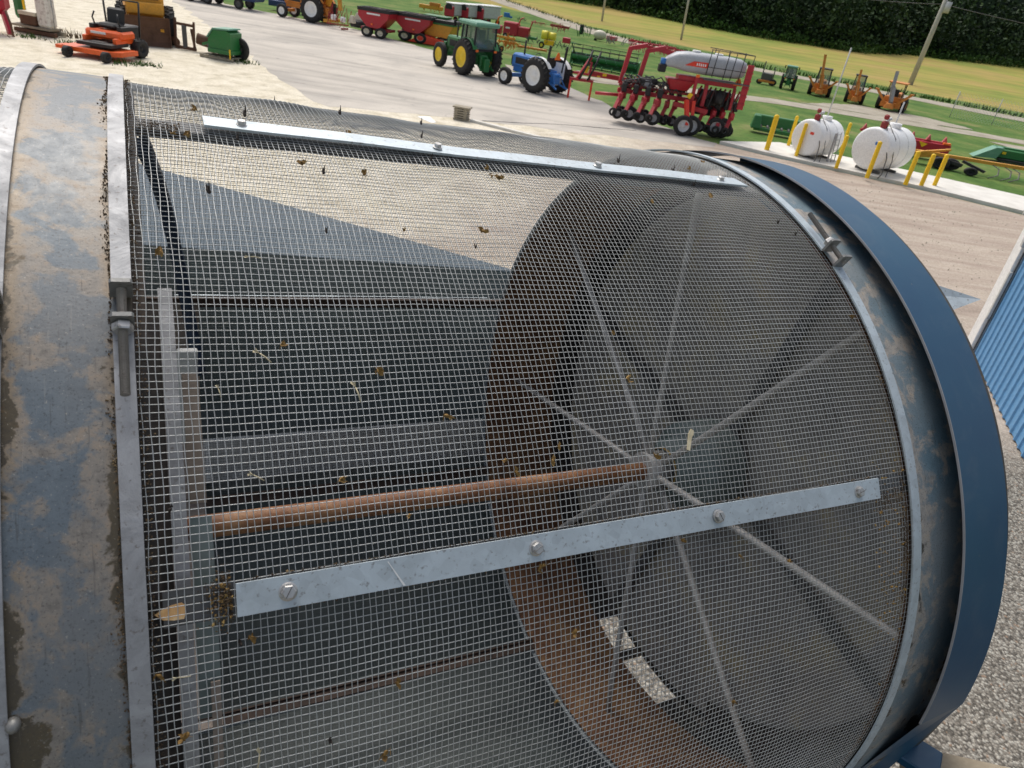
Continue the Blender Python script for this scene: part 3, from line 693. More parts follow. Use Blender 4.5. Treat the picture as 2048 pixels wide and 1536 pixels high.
flat('gravel_yard','yard_mat',[(-60,-30),(30,-30),(30,20),(17.2,26.0),(14.5,27.6),(8.6,29.9),(6.9,30.8),(-3,35),(-14,46),(-24,52),(-60,100)],0)
flat('asphalt_lot','asphalt_mat',[(-9.5,27.6),(-8.1,25.9),(-5,27.2),(-1,28.2),(3,28.9),(6.6,29.9),(6.9,30.8),(3.2,35.0),(.3,42.0),(-5,45.6),(-14,53.6),(-25,57.1),(-60,106),(-60,88),(-27,53.5),(-16.9,38.7),(-11,29.7)],.004,.12)
def ribbon(name,mat,pts,w,z,zf=None,wig=.1):
    b=[];n=len(pts); V=[];F=[]
    P_=[]
    for i in range(n-1):
        k=max(1,int(math.dist(pts[i],pts[i+1])/1.5))
        for j in range(k): P_.append(tuple(pts[i][a]+(pts[i+1][a]-pts[i][a])*j/k for a in(0,1)))
    P_.append(pts[-1])
    for i,p in enumerate(P_):
        a=P_[max(0,i-1)];c=P_[min(len(P_)-1,i+1)]; d=Vector((c[0]-a[0],c[1]-a[1])).normalized(); nn=Vector((-d.y,d.x))
        for s in(-1,-.33,.33,1):
            x=p[0]+nn.x*s*w/2+random.gauss(0,wig)*abs(s); y=p[1]+nn.y*s*w/2+random.gauss(0,wig)*abs(s); V.append((x,y,z+(terr(x,y))))
    F=[(i*4+j,(i+1)*4+j,(i+1)*4+j+1,i*4+j+1) for i in range(len(P_)-1) for j in range(3)]
    o=npmesh(name,V,F,mat); o['kind']='structure'; return o
ribbon('gravel_track','track_mat',[(-3.2,45.6),(2,46.3),(8,48.5),(14,50.2),(20,49.7),(27,49.7),(40,47),(60,42)],2.6,.004)
flat('dirt_patch','track_mat',[(16,51.5),(21,56),(26,55),(28,51.5),(24,51)],.008,.15)
flat('dirt_patch','track_mat',[(26,47),(34,46),(36,38),(31,37),(28,42)],.008,.15)
ribbon('farm_road','track_mat',[(-60,190),(-10.3,117),(3.7,90.5),(13.2,77.5),(20,74.5),(30.7,70.5),(38.9,65.8),(60,56),(100,38)],4.2,.004)
ribbon('asphalt_crack','black',[(-2.6,27.75),(-1.2,28.6),(.3,29.6),(1.8,30.2),(3.4,30.9)],.07,.009,wig=.03)
V=[];F=[]
for i in range(3600):
    if i<3600: x=rng.uniform(5.5,19);y=rng.uniform(11,27.3); s_=.008+.022*rng.random()**3
    else: x=rng.uniform(-22,-4);y=rng.uniform(24,33); s_=.012+.03*rng.random()**3
    if y>27.6-.0*x and x>0: continue
    a=rng.random(5)*.6+.7; k=len(V)
    for j in range(4): V.append((x+s_*a[j]*cos(j*PI/2+x),y+s_*a[j]*sin(j*PI/2+x),0.0))
    V.append((x,y,s_*a[4]))
    for j in range(4): F.append((k+j,k+(j+1)%4,k+4))
o=npmesh('loose_stones',V,F,'track_mat',smooth=False); tag(o,'loose stones scattered over the gravel yard','stones',kind='stuff')
# concrete pad for the fuel tanks
b=MB().mat('concrete_mat'); b.prism([(6.9,30.9),(9.9,33.0),(16.2,30.4),(22,27.6),(21.6,26.9),(17.0,26.3),(14.5,27.75),(8.6,30.0)],c=(0,0,.05),depth=.14,plane='XY'); o=b.build('concrete_pad'); o['kind']='structure'
b=MB().mat('concrete_mat'); b.beam((17.0,26.3,.05),(40,16.5,.05),.25,.14); o=b.build('concrete_kerb'); o['kind']='structure'
b=MB().mat('concrete_mat'); b.beam((-3.0,27.3,.03),(1.8,25.1,.03),.18,.12); o=b.build('concrete_kerb'); o['kind']='structure'

# ================================================================ LIGHT
w=bpy.data.worlds.new("World"); sc.world=w; w.use_nodes=True; nt=w.node_tree; bg=nt.nodes['Background']
sky=nt.nodes.new('ShaderNodeTexSky'); sky.sky_type='NISHITA'; sky.sun_disc=False
SUN_EL=R_(58); SUN_AZ=R_(-25)   # azimuth from +Y towards +X
sky.sun_elevation=SUN_EL; sky.sun_rotation=SUN_AZ; sky.air_density=1.0; sky.dust_density=4.0; sky.ozone_density=1.0
nt.links.new(sky.outputs[0],bg.inputs[0]); bg.inputs[1].default_value=.15
hs=nt.nodes.new('ShaderNodeHueSaturation'); hs.inputs['Saturation'].default_value=.55; nt.links.new(sky.outputs[0],hs.inputs['Color']); nt.links.new(hs.outputs[0],bg.inputs[0])
sl=bpy.data.lights.new('sun','SUN'); sl.energy=2.2; sl.angle=R_(34); sl.color=(1,.95,.88); so=bpy.data.objects.new('sun',sl); COL.objects.link(so)
dv=Vector((sin(SUN_AZ)*cos(SUN_EL),cos(SUN_AZ)*cos(SUN_EL),sin(SUN_EL))); so.rotation_euler=dv.to_track_quat('Z','Y').to_euler()
sc.view_settings.view_transform='Standard'; sc.view_settings.look='None'; sc.view_settings.exposure=0
sc.cycles.use_denoising=True
sc.cycles.max_bounces=8
#VEHICLES
# ================================================================ MACHINERY HELPERS
def at(root_,b,name,mat=None): return b.build(name,root_,mat)
def add_wheel(par,c,r,w,rimr=None,rimmat='white',lugs=0,side=-1,name='wheel',dish=.25,tread_n=22):
    rimr=rimr or r*.58; x,y,z=c
    b=MB().mat('rubber')
    pr=[(-w*.42,rimr),(-w*.5,rimr+(r-rimr)*.35),(-w*.5,r-(r-rimr)*.25),(-w*.38,r*.985),(0,r),(w*.38,r*.985),(w*.5,r-(r-rimr)*.25),(w*.5,rimr+(r-rimr)*.35),(w*.42,rimr)]
    if lugs: pr=[(a,(q if q<r*.9 else q*.965)) for a,q in pr]
    b.lathe(pr,c,'Y',28)
    for i in range(lugs):
        a=2*PI*i/lugs
        for sg in(-1,1):
            aa=a+(PI/lugs if sg>0 else 0); 
            p0=Vector((x+cos(aa)*r*.985,y+sg*w*.03,z+sin(aa)*r*.985)); a2=aa+.16; p1=Vector((x+cos(a2)*r*.955,y+sg*w*.5,z+sin(a2)*r*.955))
            b.beam(p0,p1,.055*r/.8,.05*r/.8)
    t=b.build(name,par)
    b=MB().mat(rimmat); e=side
    b.lathe([(e*w*.44,rimr*1.02),(e*w*.40,rimr*.94),(e*w*(.44-dish),rimr*.86),(e*w*(.44-dish),rimr*.35),(e*w*.30,rimr*.3),(e*w*.30,0)],c,'Y',24)
    b.lathe([(-e*w*.44,rimr*1.02),(-e*w*.3,rimr*.9),(-e*w*.15,rimr*.3),(-e*w*.15,0)],c,'Y',20)
    b.build('rim',t)
    return t
def rod(par,name,mat,pts,r,n=7): b=MB().mat(mat); b.tube(pts,r,n); return b.build(name,par)
def bx(par,name,mat,c,d,**k): b=MB().mat(mat); b.box(c,d,**k); return b.build(name,par)
def lp(o,t): o['label']=t; return o
def triangle_sign(par,c,s=.2,nrm='Y'):
    b=MB().mat('slow_orange'); x,y,z=c
    if nrm=='X': b.prism([(-s,-s*.6),(s,-s*.6),(s*.25,s*.9),(-s*.25,s*.9)],c=c,depth=.02,plane='YZ')
    else: b.prism([(-s,-s*.6),(s,-s*.6),(s*.25,s*.9),(-s*.25,s*.9)],c=c,depth=.02)
    return b.build('warning_triangle',par)
def tractor(name,label,cat,loc,rz,body,rim,cab=None,roof=None,wb=2.5,rr=.85,rf=.58,rw=.42,track=1.7,hood2=None,fender=None,group=None,rops=False,glass=True):
    t=thing(name,label,cat,loc,rz,group)
    # origin: ground under rear axle; +x forward
    hz=rr+.30
    b=MB().mat(body); b.box((wb*.62,0,hz+.12),(wb*.85,.62,.62),bev=.08); b.box((wb*.62,0,hz-.28),(wb*.8,.45,.35)); b.box((wb*1.03,0,hz+.05),(.10,.58,.6),bev=.04); b.build('bonnet',t)
    b=MB().mat('black'); b.box((wb*1.085,0,hz+.06),(.03,.46,.42)); 
    for s in(-1,1): b.box((wb*.72,s*.315,hz+.1),(wb*.4,.02,.3))
    b.build('grille',t)
    b=MB().mat(hood2 or body); b.box((.1,0,rr),(1.0,.6,.6)); b.tube([(0,-track/2,rr),(0,track/2,rr)],.12,10); b.box((-.45,0,rr-.05),(.5,.45,.5)); b.build('axle_housing',t)
    b=MB().mat(hood2 or body); b.box((wb,0,rf+.05),(.25,track*.72,.18)); b.build('front_axle',t)
    b=MB().mat('black'); b.tube([(wb*.72,.18,hz+.4),(wb*.72,.18,hz+1.1)],.045,8); b.build('exhaust_pipe',t)
    for s in(-1,1):
        add_wheel(t,(0,s*track/2,rr),rr,rw,rr*.56,rim,22,s); add_wheel(t,(wb,s*track*.43,rf),rf,rw*.6,rf*.56,rim,0,s)
    fm=fender or body
    for s in(-1,1):
        b=MB().mat(fm); b.lathe([(s*(track/2-rw*.62),rr*1.06),(s*(track/2-rw*.05),rr*1.08),(s*(track/2-rw*.05),rr*1.05)],(0,0,rr),'Y',14,R_(15),R_(150)); b.box((0,s*(track/2-rw*.62),rr*1.35),(rr*1.35,.03,rr*.9)); b.build('fender',t)
    # three point arms
    b=MB().mat(body)
    for s in(-1,1): b.beam((-.4,s*.25,rr-.25),(-1.05,s*.42,rr-.45),.06,.07); b.beam((-.55,s*.2,rr+.25),(-.9,s*.4,rr-.38),.04,.04)
    b.beam((-.5,0,rr+.1),(-.95,0,rr+.1),.05,.05); b.build('hitch_arms',t)
    zc=rr+.42
    if cab:
        h=1.05
        b=MB().mat('black')
        for (x,y) in((-.62,-.72),(-.62,.72),(.25,-.76),(.25,.76),(.95,-.55),(.95,.55)): b.beam((x,y,zc-.1),(x*.92,y*.93,zc+h),.08,.08)
        for s in(-1,1): b.beam((-.62,s*.72,zc),(.95,s*.58,zc),.06,.08)
        b.beam((-.62,-.72,zc),(-.62,.72,zc),.06,.1); b.build('cab_frame',t)
        b=MB().mat('glass')
        for s in(-1,1): b.add([(-.6,s*.70,zc),(.93,s*.55,zc),(.86,s*.5,zc+h),(-.56,s*.65,zc+h)],[(0,1,2,3)])
        b.add([(-.62,-.68,zc),(-.62,.68,zc),(-.58,.64,zc+h),(-.58,-.64,zc+h)],[(0,1,2,3)]); b.add([(.95,-.53,zc),(.95,.53,zc),(.88,.5,zc+h),(.88,-.5,zc+h)],[(0,1,2,3)]); b.build('cab_glass',t)
        b=MB().mat('black'); b.box((0,0,zc+.2),(.45,.45,.3)); b.box((-.2,0,zc+.6),(.12,.45,.6)); b.build('seat',t)
        b=MB().mat(roof); b.box((.12,0,zc+h+.09),(1.85,1.6,.2),bev=.07); b.build('cab_roof',t)
        for s in(-1,1):
            b=MB().mat('slow_orange'); b.box((-.78,s*.62,zc-.02),(.05,.16,.1)); b.build('tail_light',t)
            b=MB().mat('black'); b.beam((.9,s*.6,zc+1.1),(1.0,s*.95,zc+1.1),.03,.03); b.box((1.0,s*1.0,zc+1.0),(.04,.15,.3)); b.build('mirror',t)
    else:
        b=MB().mat('black'); b.box((.05,0,zc+.02),(.45,.5,.12)); b.box((-.2,0,zc+.25),(.1,.48,.4)); b.build('seat',t)
        b=MB().mat('black'); b.tube([(.95,0,zc+.1),(.75,0,zc+.38)],.03,6)
        b.tube([(.75+.1*sin(a)*.4,.2*cos(a),zc+.38+.1*sin(a)) for a in [2*PI*i/12 for i in range(13)]],.016,6); b.build('steering_wheel',t)
        if rops:
            b=MB().mat('black')
            for s in(-1,1): b=MB().mat('black'); b.beam((-.4,s*.62,rr+.2),(-.5,s*.62,rr+1.45),.09,.08); b.build('roll_bar',t)
        triangle_sign(t,(-.52,0,rr+.95),.22,'X')
    return t

tr=tractor('green_tractor','large green cab tractor with yellow wheels parked left of the blue tractor','tractor',(-4.45,41.15,0),R_(132),'jgreen','jyellow',cab=True,roof='pale_green',wb=2.6,rr=.84,rf=.6,rw=.5,track=1.8)
bx(tr,'drawbar','jgreen',(-.75,0,.6),(.5,.35,.6)); bx(tr,'weight_bracket','jgreen',(2.95,0,.95),(.25,.6,.5))
tr=tractor('blue_tractor','blue open station tractor with white wheels and fenders beside the green tractor','tractor',(-.55,38.3,0),R_(140),'fblue','white',wb=2.15,rr=.82,rf=.42,rw=.44,track=1.75,fender='white',rops=True)
# ---- three point frame behind the blue tractor
t=thing('bale_spear_frame','red three point frame with black prongs standing behind the blue tractor','implement',(1.0,37.3,0),R_(5))
for x in(-.5,.55): b=MB().mat('bright_red'); b.beam((x,0,0),(x,0,.85),.09,.09); b.build('leg',t)
b=MB().mat('red'); b.beam((-.55,0,.88),(.6,0,.88),.12,.12); b.beam((-.2,.05,.9),(.35,.3,1.9),.12,.12); b.beam((.4,.05,.9),(.4,.3,1.7),.1,.1); b.build('frame',t)
for x in(-.1,.3): rod(t,'prong','black',[(x,-.1,.9),(x+.25,-.05,1.5),(x+.45,.1,2.2)],.05)
b=MB().mat('red'); b.beam((.35,.3,1.25),(3.3,.9,1.05),.16,.16); b.build('draw_beam',t); bx(t,'decal','safety_yellow',(1.1,.37,1.2),(.3,.02,.12)); bx(t,'decal','safety_yellow',(.2,.1,1.35),(.14,.04,.3))

# ---- planter
t=thing('row_planter','big red row planter with long grey tank parked on the lot edge','planter',(6.15,33.9,0),R_(4))
# tank
b=MB().mat('plastic_grey')
prof=[(-2.05,.10),(-1.95,.28),(-1.5,.46),(-1.0,.56),(-.3,.60),(1.0,.60),(1.6,.55),(1.85,.42),(1.92,.1)]
vs=[];fs=[];n=20
for (x,r) in prof:
    for k in range(n):
        a=2*PI*k/n; ca,sa=cos(a),sin(a); q=abs(ca)**.6*(1 if ca>0 else -1),abs(sa)**.7*(1 if sa>0 else -1)
        vs.append((x+1.0,q[0]*r*1.05,3.15+q[1]*r*.78-(.12 if x<-1.6 else 0)))
for i in range(len(prof)-1):
    for k in range(n): fs.append((i*n+k,i*n+(k+1)%n,(i+1)*n+(k+1)%n,(i+1)*n+k))
fs.append(tuple(range(n))); fs.append(tuple((len(prof)-1)*n+k for k in range(n))[::-1]); b.add(vs,fs,True); tk=b.build('seed_tank',t)
b=MB().mat('bright_red'); b.add([(-.15,-.612,3.02),(.95,-.638,3.02),(.95,-.638,3.26),(.25,-.625,3.24)],[(0,1,2,3)]); b.build('decal',tk)
b=MB().mat('white')   # lettering strokes on the decal
for i in range(5): b.box((.42+i*.1,-.645,3.13),(.055,.01,.11),bev=.002)
b.build('lettering',tk)
b=MB().mat('white'); 
for x in(.4,1.5): b.tube([(x,0,3.58),(x,0,3.68)],.2,14)
b.build('tank_lid',tk)
b=MB().mat('fblue'); b.tube([(-1.1,-.1,2.85),(-1.1,-.1,3.15)],.14,10); b.build('cap',t); bx(t,'fan_box','black',(-1.1,-.1,2.72),(.35,.4,.35))
# railings
b=MB().mat('black')
for (x,z0) in((.9,2.75),(1.2,2.7),(1.75,2.65),(2.1,2.65),(2.5,2.6),(2.95,2.6)): b.tube([(x,-.78,z0),(x+.05,-.78,3.85)],.022,5)
for z in(3.1,3.85): b.tube([(.9,-.78,z),(3.0,-.78,z)],.018,5)
b.tube([(3.0,-.78,3.85),(3.0,.78,3.8),(1.2,.78,3.85)],.02,5)
for x in(1.5,2.2,3.0): b.tube([(x,.78,2.7),(x,.78,3.85)],.02,5)
b.build('railing',t)
bx(t,'walkway','darksteel',(2.0,-.62,2.55),(2.2,.45,.05))
# centre frame
b=MB().mat('red'); b.box((1.2,0,2.42),(2.9,.7,.26)); b.box((-.1,0,2.1),(.9,.6,.5),taper=1.5); b.beam((1.2,-.3,2.3),(1.2,-.3,1.3),.16,.2); b.beam((2.6,-.3,2.3),(2.6,-.3,1.3),.12,.16); b.beam((-3.0,0,1.45),(3.0,.2,1.45),.2,.2); b.beam((-.2,-.4,1.25),(1.4,-.9,1.15),.18,.2)
b.beam((.55,-.7,2.6),(.55,-.7,1.0),.14,.14); b.build('toolbar',t)
b=MB().mat('red'); b.box((2.95,-.75,2.45),(.30,.10,2.0)); 
for i in range(5): b.box((2.95,-.82,1.7+i*.35),(.34,.05,.05))
b.build('ladder',t)
b=MB().mat('bright_red'); b.beam((.25,-.95,1.55),(.42,-1.55,.50),.20,.14); b.beam((.62,-.9,1.55),(.70,-1.2,.50),.16,.12); b.build('wheel_leg',t)
for (x,y) in((.25,-1.5),(.70,-1.2),(2.05,-.6),(2.45,-.45)): add_wheel(t,(x,y,.47),.47,.30,.27,'lightgrey',0,-1)
# gantry marker arms
for x0 in(-2.9,-2.05):
    b=MB().mat('red'); b.beam((x0,.35,1.7),(x0+.2,.4,3.35),.20,.16); b.beam((x0+.15,.4,3.3),(x0+1.0,.5,3.55),.18,.18); b.beam((x0+.9,.5,3.52),(.05-abs(x0+2.05)*.4,.5,3.25),.11,.12); b.build('marker_arm',t)
b=MB().mat('red'); 
for i in range(7): b.beam((-2.6+i*.38,.5,3.5-.02*i),(-2.35+i*.38,.9,3.62-.02*i),.04,.05)
b.beam((-2.7,.9,3.65),(.2,.9,3.5),.06,.06); b.build('folded_wing',t)
bx(t,'cylinder_block','grey',(-1.6,-.1,1.95),(.4,.3,.3)); 
b=MB().mat('darksteel')
for i in range(14):
    b.tube([(-2.9+(i%7)*.5,-.25,1.9),(-2.8+i*.2,.0,2.2+.08*sin(i*3)),(-2.2+i*.2,.2,1.7)],.035,5)
for i in range(9):
    b.tube([(-2.9+i*.42,-.15,1.6),(-2.75+i*.42,-.3,1.95+.1*sin(i*2)),(-2.45+i*.42,-.1,1.62)],.028,5)
for i in range(7): b.tube([(.9+i*.3,-.35,1.35+.15*sin(i*3)),(1.2+i*.25,-.2,2.15)],.03,5)
b.build('hoses',t)
b=MB().mat('black'); b.box((1.8,.2,1.7),(1.6,.5,.7)); b.tube([(1.9,-.3,2.1),(1.9,-.45,1.5)],.22,12); b.build('fan_unit',t)
def row_unit(x,y,flip=1,z0=0,big=False):
    u=MB().mat('red'); u.beam((x,y,1.3+z0),(x-.18,y-.55,.85+z0),.15,.15); u.beam((x-.18,y-.5,.9+z0),(x-.38,y-.85,.45+z0),.16,.12); u.box((x-.12,y-.35,1.0+z0),(.2,.4,.32)); u=u.build('row_unit',t)
    b=MB().mat('black'); b.box((x+.02,y-.15,1.42+z0),(.24,.3,.42),bev=.04); b.tube([(x,y-.1,1.6+z0),(x+.1,y,1.9+z0)],.03,5); b.build('seed_meter',u)
    w=MB().mat('rubber'); c=(x-.42,y-.9,.34+z0); w.lathe([(-.06,.1),(-.07,.17),(0,.2),(.07,.17),(.06,.1)],c,'Y',16); w.build('closing_wheel',u)
    r=.36 if big else .27; c=(x-.12,y-.45,r+z0*.6+.05); w=MB().mat('rubber'); w.lathe([(-.09,r*.5),(-.1,r*.9),(0,r),(.1,r*.9),(.09,r*.5)],c,'Y',18); w=w.build('gauge_wheel',u)
    m=MB().mat('grey'); m.lathe([(-.085,r*.52),(-.03,r*.3),(-.05,0)],c,'Y',14); m.build('rim',w)
for i,x in enumerate((-2.75,-2.2,-1.62,-1.05)): row_unit(x,-.1-.15*i,z0=.22,big=i in(1,3))
for i,x in enumerate((-.75,-.3,.1)): row_unit(x,.4,z0=.12)
for i,x in enumerate((-2.5,-1.9,-1.3)): row_unit(x,.55,z0=.25)
for i,x in enumerate((1.25,1.75,2.2,2.65)): row_unit(x+.25,.15-.05*i,z0=.05,big=False)
b=MB().mat('red_dull')
for i in range(9): b.beam((.8+i*.25,.1,1.2+.1*(i%3)),(1.0+i*.24,-.2,2.2),.07,.07)
for i in range(6): b.beam((-2.9+i*.45,.1,1.45),(-2.7+i*.45,-.1,1.95),.1,.1)
b.beam((-3.0,-.12,1.72),(1.0,-.1,1.72),.1,.12); b.build('linkage',t)
b=MB().mat('black'); b.box((1.7,.35,1.25),(1.7,.5,.8)); b.tube([(-2.0,-.1,2.0),(-1.2,-.1,2.05)],.16,10); b.tube([(-.6,0,1.8),(.3,0,1.85)],.14,10); b.build('drive_unit',t)
triangle_sign(t,(2.62,-.5,2.58),.22); b=MB().mat('slow_orange'); b.box((.55,-.8,2.65),(.18,.05,.12)); b.build('lamp',t); bx(t,'decal','safety_yellow',(.38,-.85,1.75),(.2,.04,.25),ry=.5)
rod(t,'drawbar','red',[(-2.8,.2,1.2),(-4.0,.5,1.1)],.08)

# ---- fuel tanks, bollards
def fuel_tank(label,loc,rz,Lt,r,ladder):
    t=thing('fuel_tank',label,'fuel tank',loc,rz,'white fuel tanks on the concrete pad')
    zc=r+.22; h=Lt/2
    b=MB().mat('tankwhite'); b.lathe([(-h,0.001),(-h,r*.86),(-h+.03,r*.95),(-h+.10,r),(h-.10,r),(h-.03,r*.95),(h,r*.86),(h,.001)],(0,0,zc),'X',40); b.build('tank_body',t)
    b=MB().mat('lightgrey')
    for x in(-h*.32,h*.34): b.lathe([(x-.012,r),(x-.01,r+.006),(x+.01,r+.006),(x+.012,r)],(0,0,zc),'X',40)
    b.build('weld_seam',t)
    b=MB().mat('tankwhite'); b.tube([(-.1+.35,0,zc+r-.02),(.25,0,zc+r+.17)],.24,18); b.build('manway',t)
    b=MB().mat('darksteel')
    for x in(-h*.6,h*.6): b.box((x,0,.12),(.14,r*1.3,.24))
    b.build('saddle',t)
    b=MB().mat('red_dull'); b.box((-h+.25,-.1,zc+r+.12),(.22,.25,.3),bev=.05); b.box((-h+.22,-.1,zc+r+.42),(.16,.2,.2),bev=.05); b.build('pump',t)
    b=MB().mat('lightgrey'); b.tube([(-h+.5,0,zc+r),(-h+.6,0,zc+r+.3),(-h+.78,0,zc+r+.34)],.07,8); b.build('filler_pipe',t)
    b=MB().mat('darksteel'); b.tube([(-h+.3,-.2,zc+r+.1),(-h+.1,-r*.6,zc+r*.55),(-h-.02,-r*1.0,zc-.2),(-h-.1,-r*1.1,.25),(-h-.15,-r,.06)],.022,6); b.tube([(-h+.55,-.1,zc+r+.2),(-h+.45,-r*.8,zc+r*.62),(-h+.3,-r*1.12,zc-.3),(-h+.2,-r*1.15,.1)],.018,6); b.build('hose',t)
    b=MB().mat('lightgrey'); b.tube([(.30,.05,zc+r+.1),(.34,.05,zc+r+(3.2 if ladder else 1.0))],.03,8); b.build('vent_pipe',t)
    b=MB().mat('bright_red' if ladder else 'fblue'); b.box((-h-.012,-.25,zc+.25),(.01,.2,.12),bev=.002); b.build('decal',t)
    if ladder:
        b=MB().mat('grey')
        for x in(.1,.42): b.tube([(x,-r-.18,.02),(x,-r-.05,1.5)],.022,6)
        for i in range(6): b.tube([(.1,-r-.17+.02*i,.2+i*.24),(.42,-r-.17+.02*i,.2+i*.24)],.014,5)
        b.box((-.12,-r-.12,.75),(.14,.05,1.45),bev=.01); b.build('ladder',t)
    return t
fuel_tank('white fuel tank with a ladder on its side, left of the pair',(11.95,31.5,.12),R_(40),2.0,.84,True)
fuel_tank('white fuel tank without a ladder, right of the pair',(14.2,29.85,.12),R_(40),2.2,.84,False)
bp=[((8.75,30.55),1.4,.10,'thick yellow bollard at the left end of the pad'),((10.15,32.5),1.25,.07,'yellow bollard behind the left end of the pad'),((9.85,30.15),1.3,.07,'yellow bollard in front of the tank with the ladder'),((11.1,28.95),1.25,.07,'yellow bollard just right of the tank ladder'),((11.95,27.95),1.35,.08,'yellow bollard in front of the left head of the right tank'),((13.35,27.8),1.25,.08,'yellow bollard at the right head of the right tank'),((14.05,28.05),1.2,.08,'middle yellow bollard of the close row beside the cultivator'),((14.75,28.5),1.2,.08,'last yellow bollard at the right end of the row'),((14.35,32.3),1.2,.07,'yellow bollard hidden behind the right tank'),((12.6,33.0),1.25,.07,'yellow bollard showing its tip behind the left tank')]
for (p,h,r,lb) in bp:
    b=MB().mat('safety_yellow'); b.lathe([(0,r),(h-r*.8,r),(h-r*.35,r*.85),(h,.001)],(0,0,0),'Z',16); o=b.build('bollard'); o.location=(p[0],p[1],.1); tag(o,lb,'bollard','yellow bollards around the fuel tanks')

# ---- zero turn mower
t=thing('riding_mower','orange zero turn riding mower with black seat parked by the dozer blade','riding mower',(-17.75,29.6,0),R_(-93))
# +x forward (towards camera)
b=MB().mat('orange'); b.prism([(1.55,-.75),(1.55,.55),(1.3,.85),(.5,.9),(.4,.2),(.4,-.85),(.7,-1.0),(1.45,-1.0)],c=(0,0,.26),depth=.16,plane='XY'); b.box((1.15,-1.12,.24),(.5,.28,.12)); b.build('mower_deck',t)
b=MB().mat('orange'); b.box((.45,0,.78),(.75,1.25,.30),bev=.07); b.box((.6,-.5,.62),(.9,.12,.2)); b.box((.6,.5,.62),(.9,.12,.2)); b.build('body',t)
b=MB().mat('black'); b.box((.9,0,.48),(.9,1.15,.12)); b.box((1.05,0,.42),(.3,.5,.3)); b.build('footrest',t)
b=MB().mat('white'); b.box((.83,-.15,.82),(.02,.5,.08),bev=.003); b.build('decal',t)
b=MB().mat('black'); b.box((.35,0,1.06),(.55,.62,.18),bev=.07); b.box((.05,0,1.35),(.16,.58,.6),bev=.07,ry=-.15); b.build('seat',t)
b=MB().mat('black')
for s in(-1,1): b=MB().mat('black'); b.tube([(.5,s*.42,.95),(.62,s*.42,1.3),(.55,s*.38,1.5)],.025,6); b.box((.42,s*.46,1.0),(.5,.16,.16)); b.build('control_lever',t)
b=MB().mat('black')
for s in(-1,1): b.tube([(-.25,s*.55,.7),(-.3,s*.6,1.9)],.03,6)
b.tube([(-.3,-.6,1.9),(-.3,.6,1.9)],.03,6); b.build('roll_bar',t)
bx(t,'engine','black',(-.35,0,.8),(.6,.7,.5))
for s in(-1,1): add_wheel(t,(-.05,s*.62,.34),.34,.28,.16,'black',12,s); add_wheel(t,(1.75,s*.62,.19),.19,.16,.08,'black',0,s)
# ---- skid loader with dozer blade
t=thing('wheel_loader','yellow loader with a rusty front blade behind the riding mower','loader',(-17.9,32.4,0),R_(-62))
b=MB().mat('rustbrown'); b.add([(0,-1.1,.02),(0,1.25,.02),(.12,1.25,.45),(0,1.25,1.0),(0,-1.1,1.0),(.12,-1.1,.45)],[(0,1,2,5),(5,2,3,4)]); 
v=MB().mat('rustbrown'); 
for (ya,yb) in((-1.1,1.25),):
    pr=[(.18,.02),(.02,.15),(-.08,.4),(-.10,.65),(-.03,.9),(.08,1.02)]; vs=[];fs=[]
    for (x,z) in pr: vs+= [(x,ya,z),(x,yb,z),(x-.04,ya,z),(x-.04,yb,z)]
    for i in range(len(pr)-1): o4=i*4; fs+=[(o4,o4+1,o4+5,o4+4),(o4+2,o4+6,o4+7,o4+3),(o4,o4+4,o4+6,o4+2),(o4+1,o4+3,o4+7,o4+5)]
    vs2=len(vs); v.add(vs,fs)
for y in(-1.1,1.25): v.prism([(.18,.02),(-.12,.1),(-.12,1.0),(.08,1.02)],c=(0,y,0),depth=.03)
v.build('blade',t)
b=MB().mat('cat_yellow'); b.box((-1.2,.35,1.5),(1.2,1.5,1.1),bev=.1); b.box((-.5,.35,1.25),(.4,1.4,.4)); b.beam((-.1,-.35,.5),(-1.6,-.45,1.5),.14,.2); b.beam((-.1,.95,.5),(-1.6,1.05,1.5),.14,.2)
b.build('body',t)
b=MB().mat('black'); b.box((-.58,.35,1.75),(.04,1.1,.4)); b.build('grille',t); 
b=MB().mat('darksteel'); b.tube([(-.3,.7,1.6),(-.2,.75,2.4)],.04,6); b.build('hose',t)
for s in(-.62,1.3): add_wheel(t,(-1.0,s,.62),.62,.4,.33,'cat_yellow',16,-1 if s<0 else 1); add_wheel(t,(-2.6,s,.62),.62,.4,.33,'cat_yellow',16,-1 if s<0 else 1)
bx(t,'cab','black',(-2.3,.35,2.4),(1.3,1.3,1.2),bev=.1); bx(t,'rear_body','cat_yellow',(-2.6,.35,1.5),(1.6,1.3,.8))
# ---- red machine cut by the left frame edge
t=thing('red_combine_part','red painted implement with rusted tine at the left edge','implement',(-23.6,30.6,0),R_(-70))
b=MB().mat('head_red'); b.box((0,0,1.5),(1.2,1.0,1.4),bev=.25); b.beam((.3,.4,.9),(.6,.6,.1),.2,.25); b.beam((.3,-.5,1.2),(.8,-.6,.6),.2,.2); b.build('body',t)
rod(t,'tine','rustbrown',[(.7,.6,1.0),(.9,.75,.5),(1.0,.8,.05)],.05)
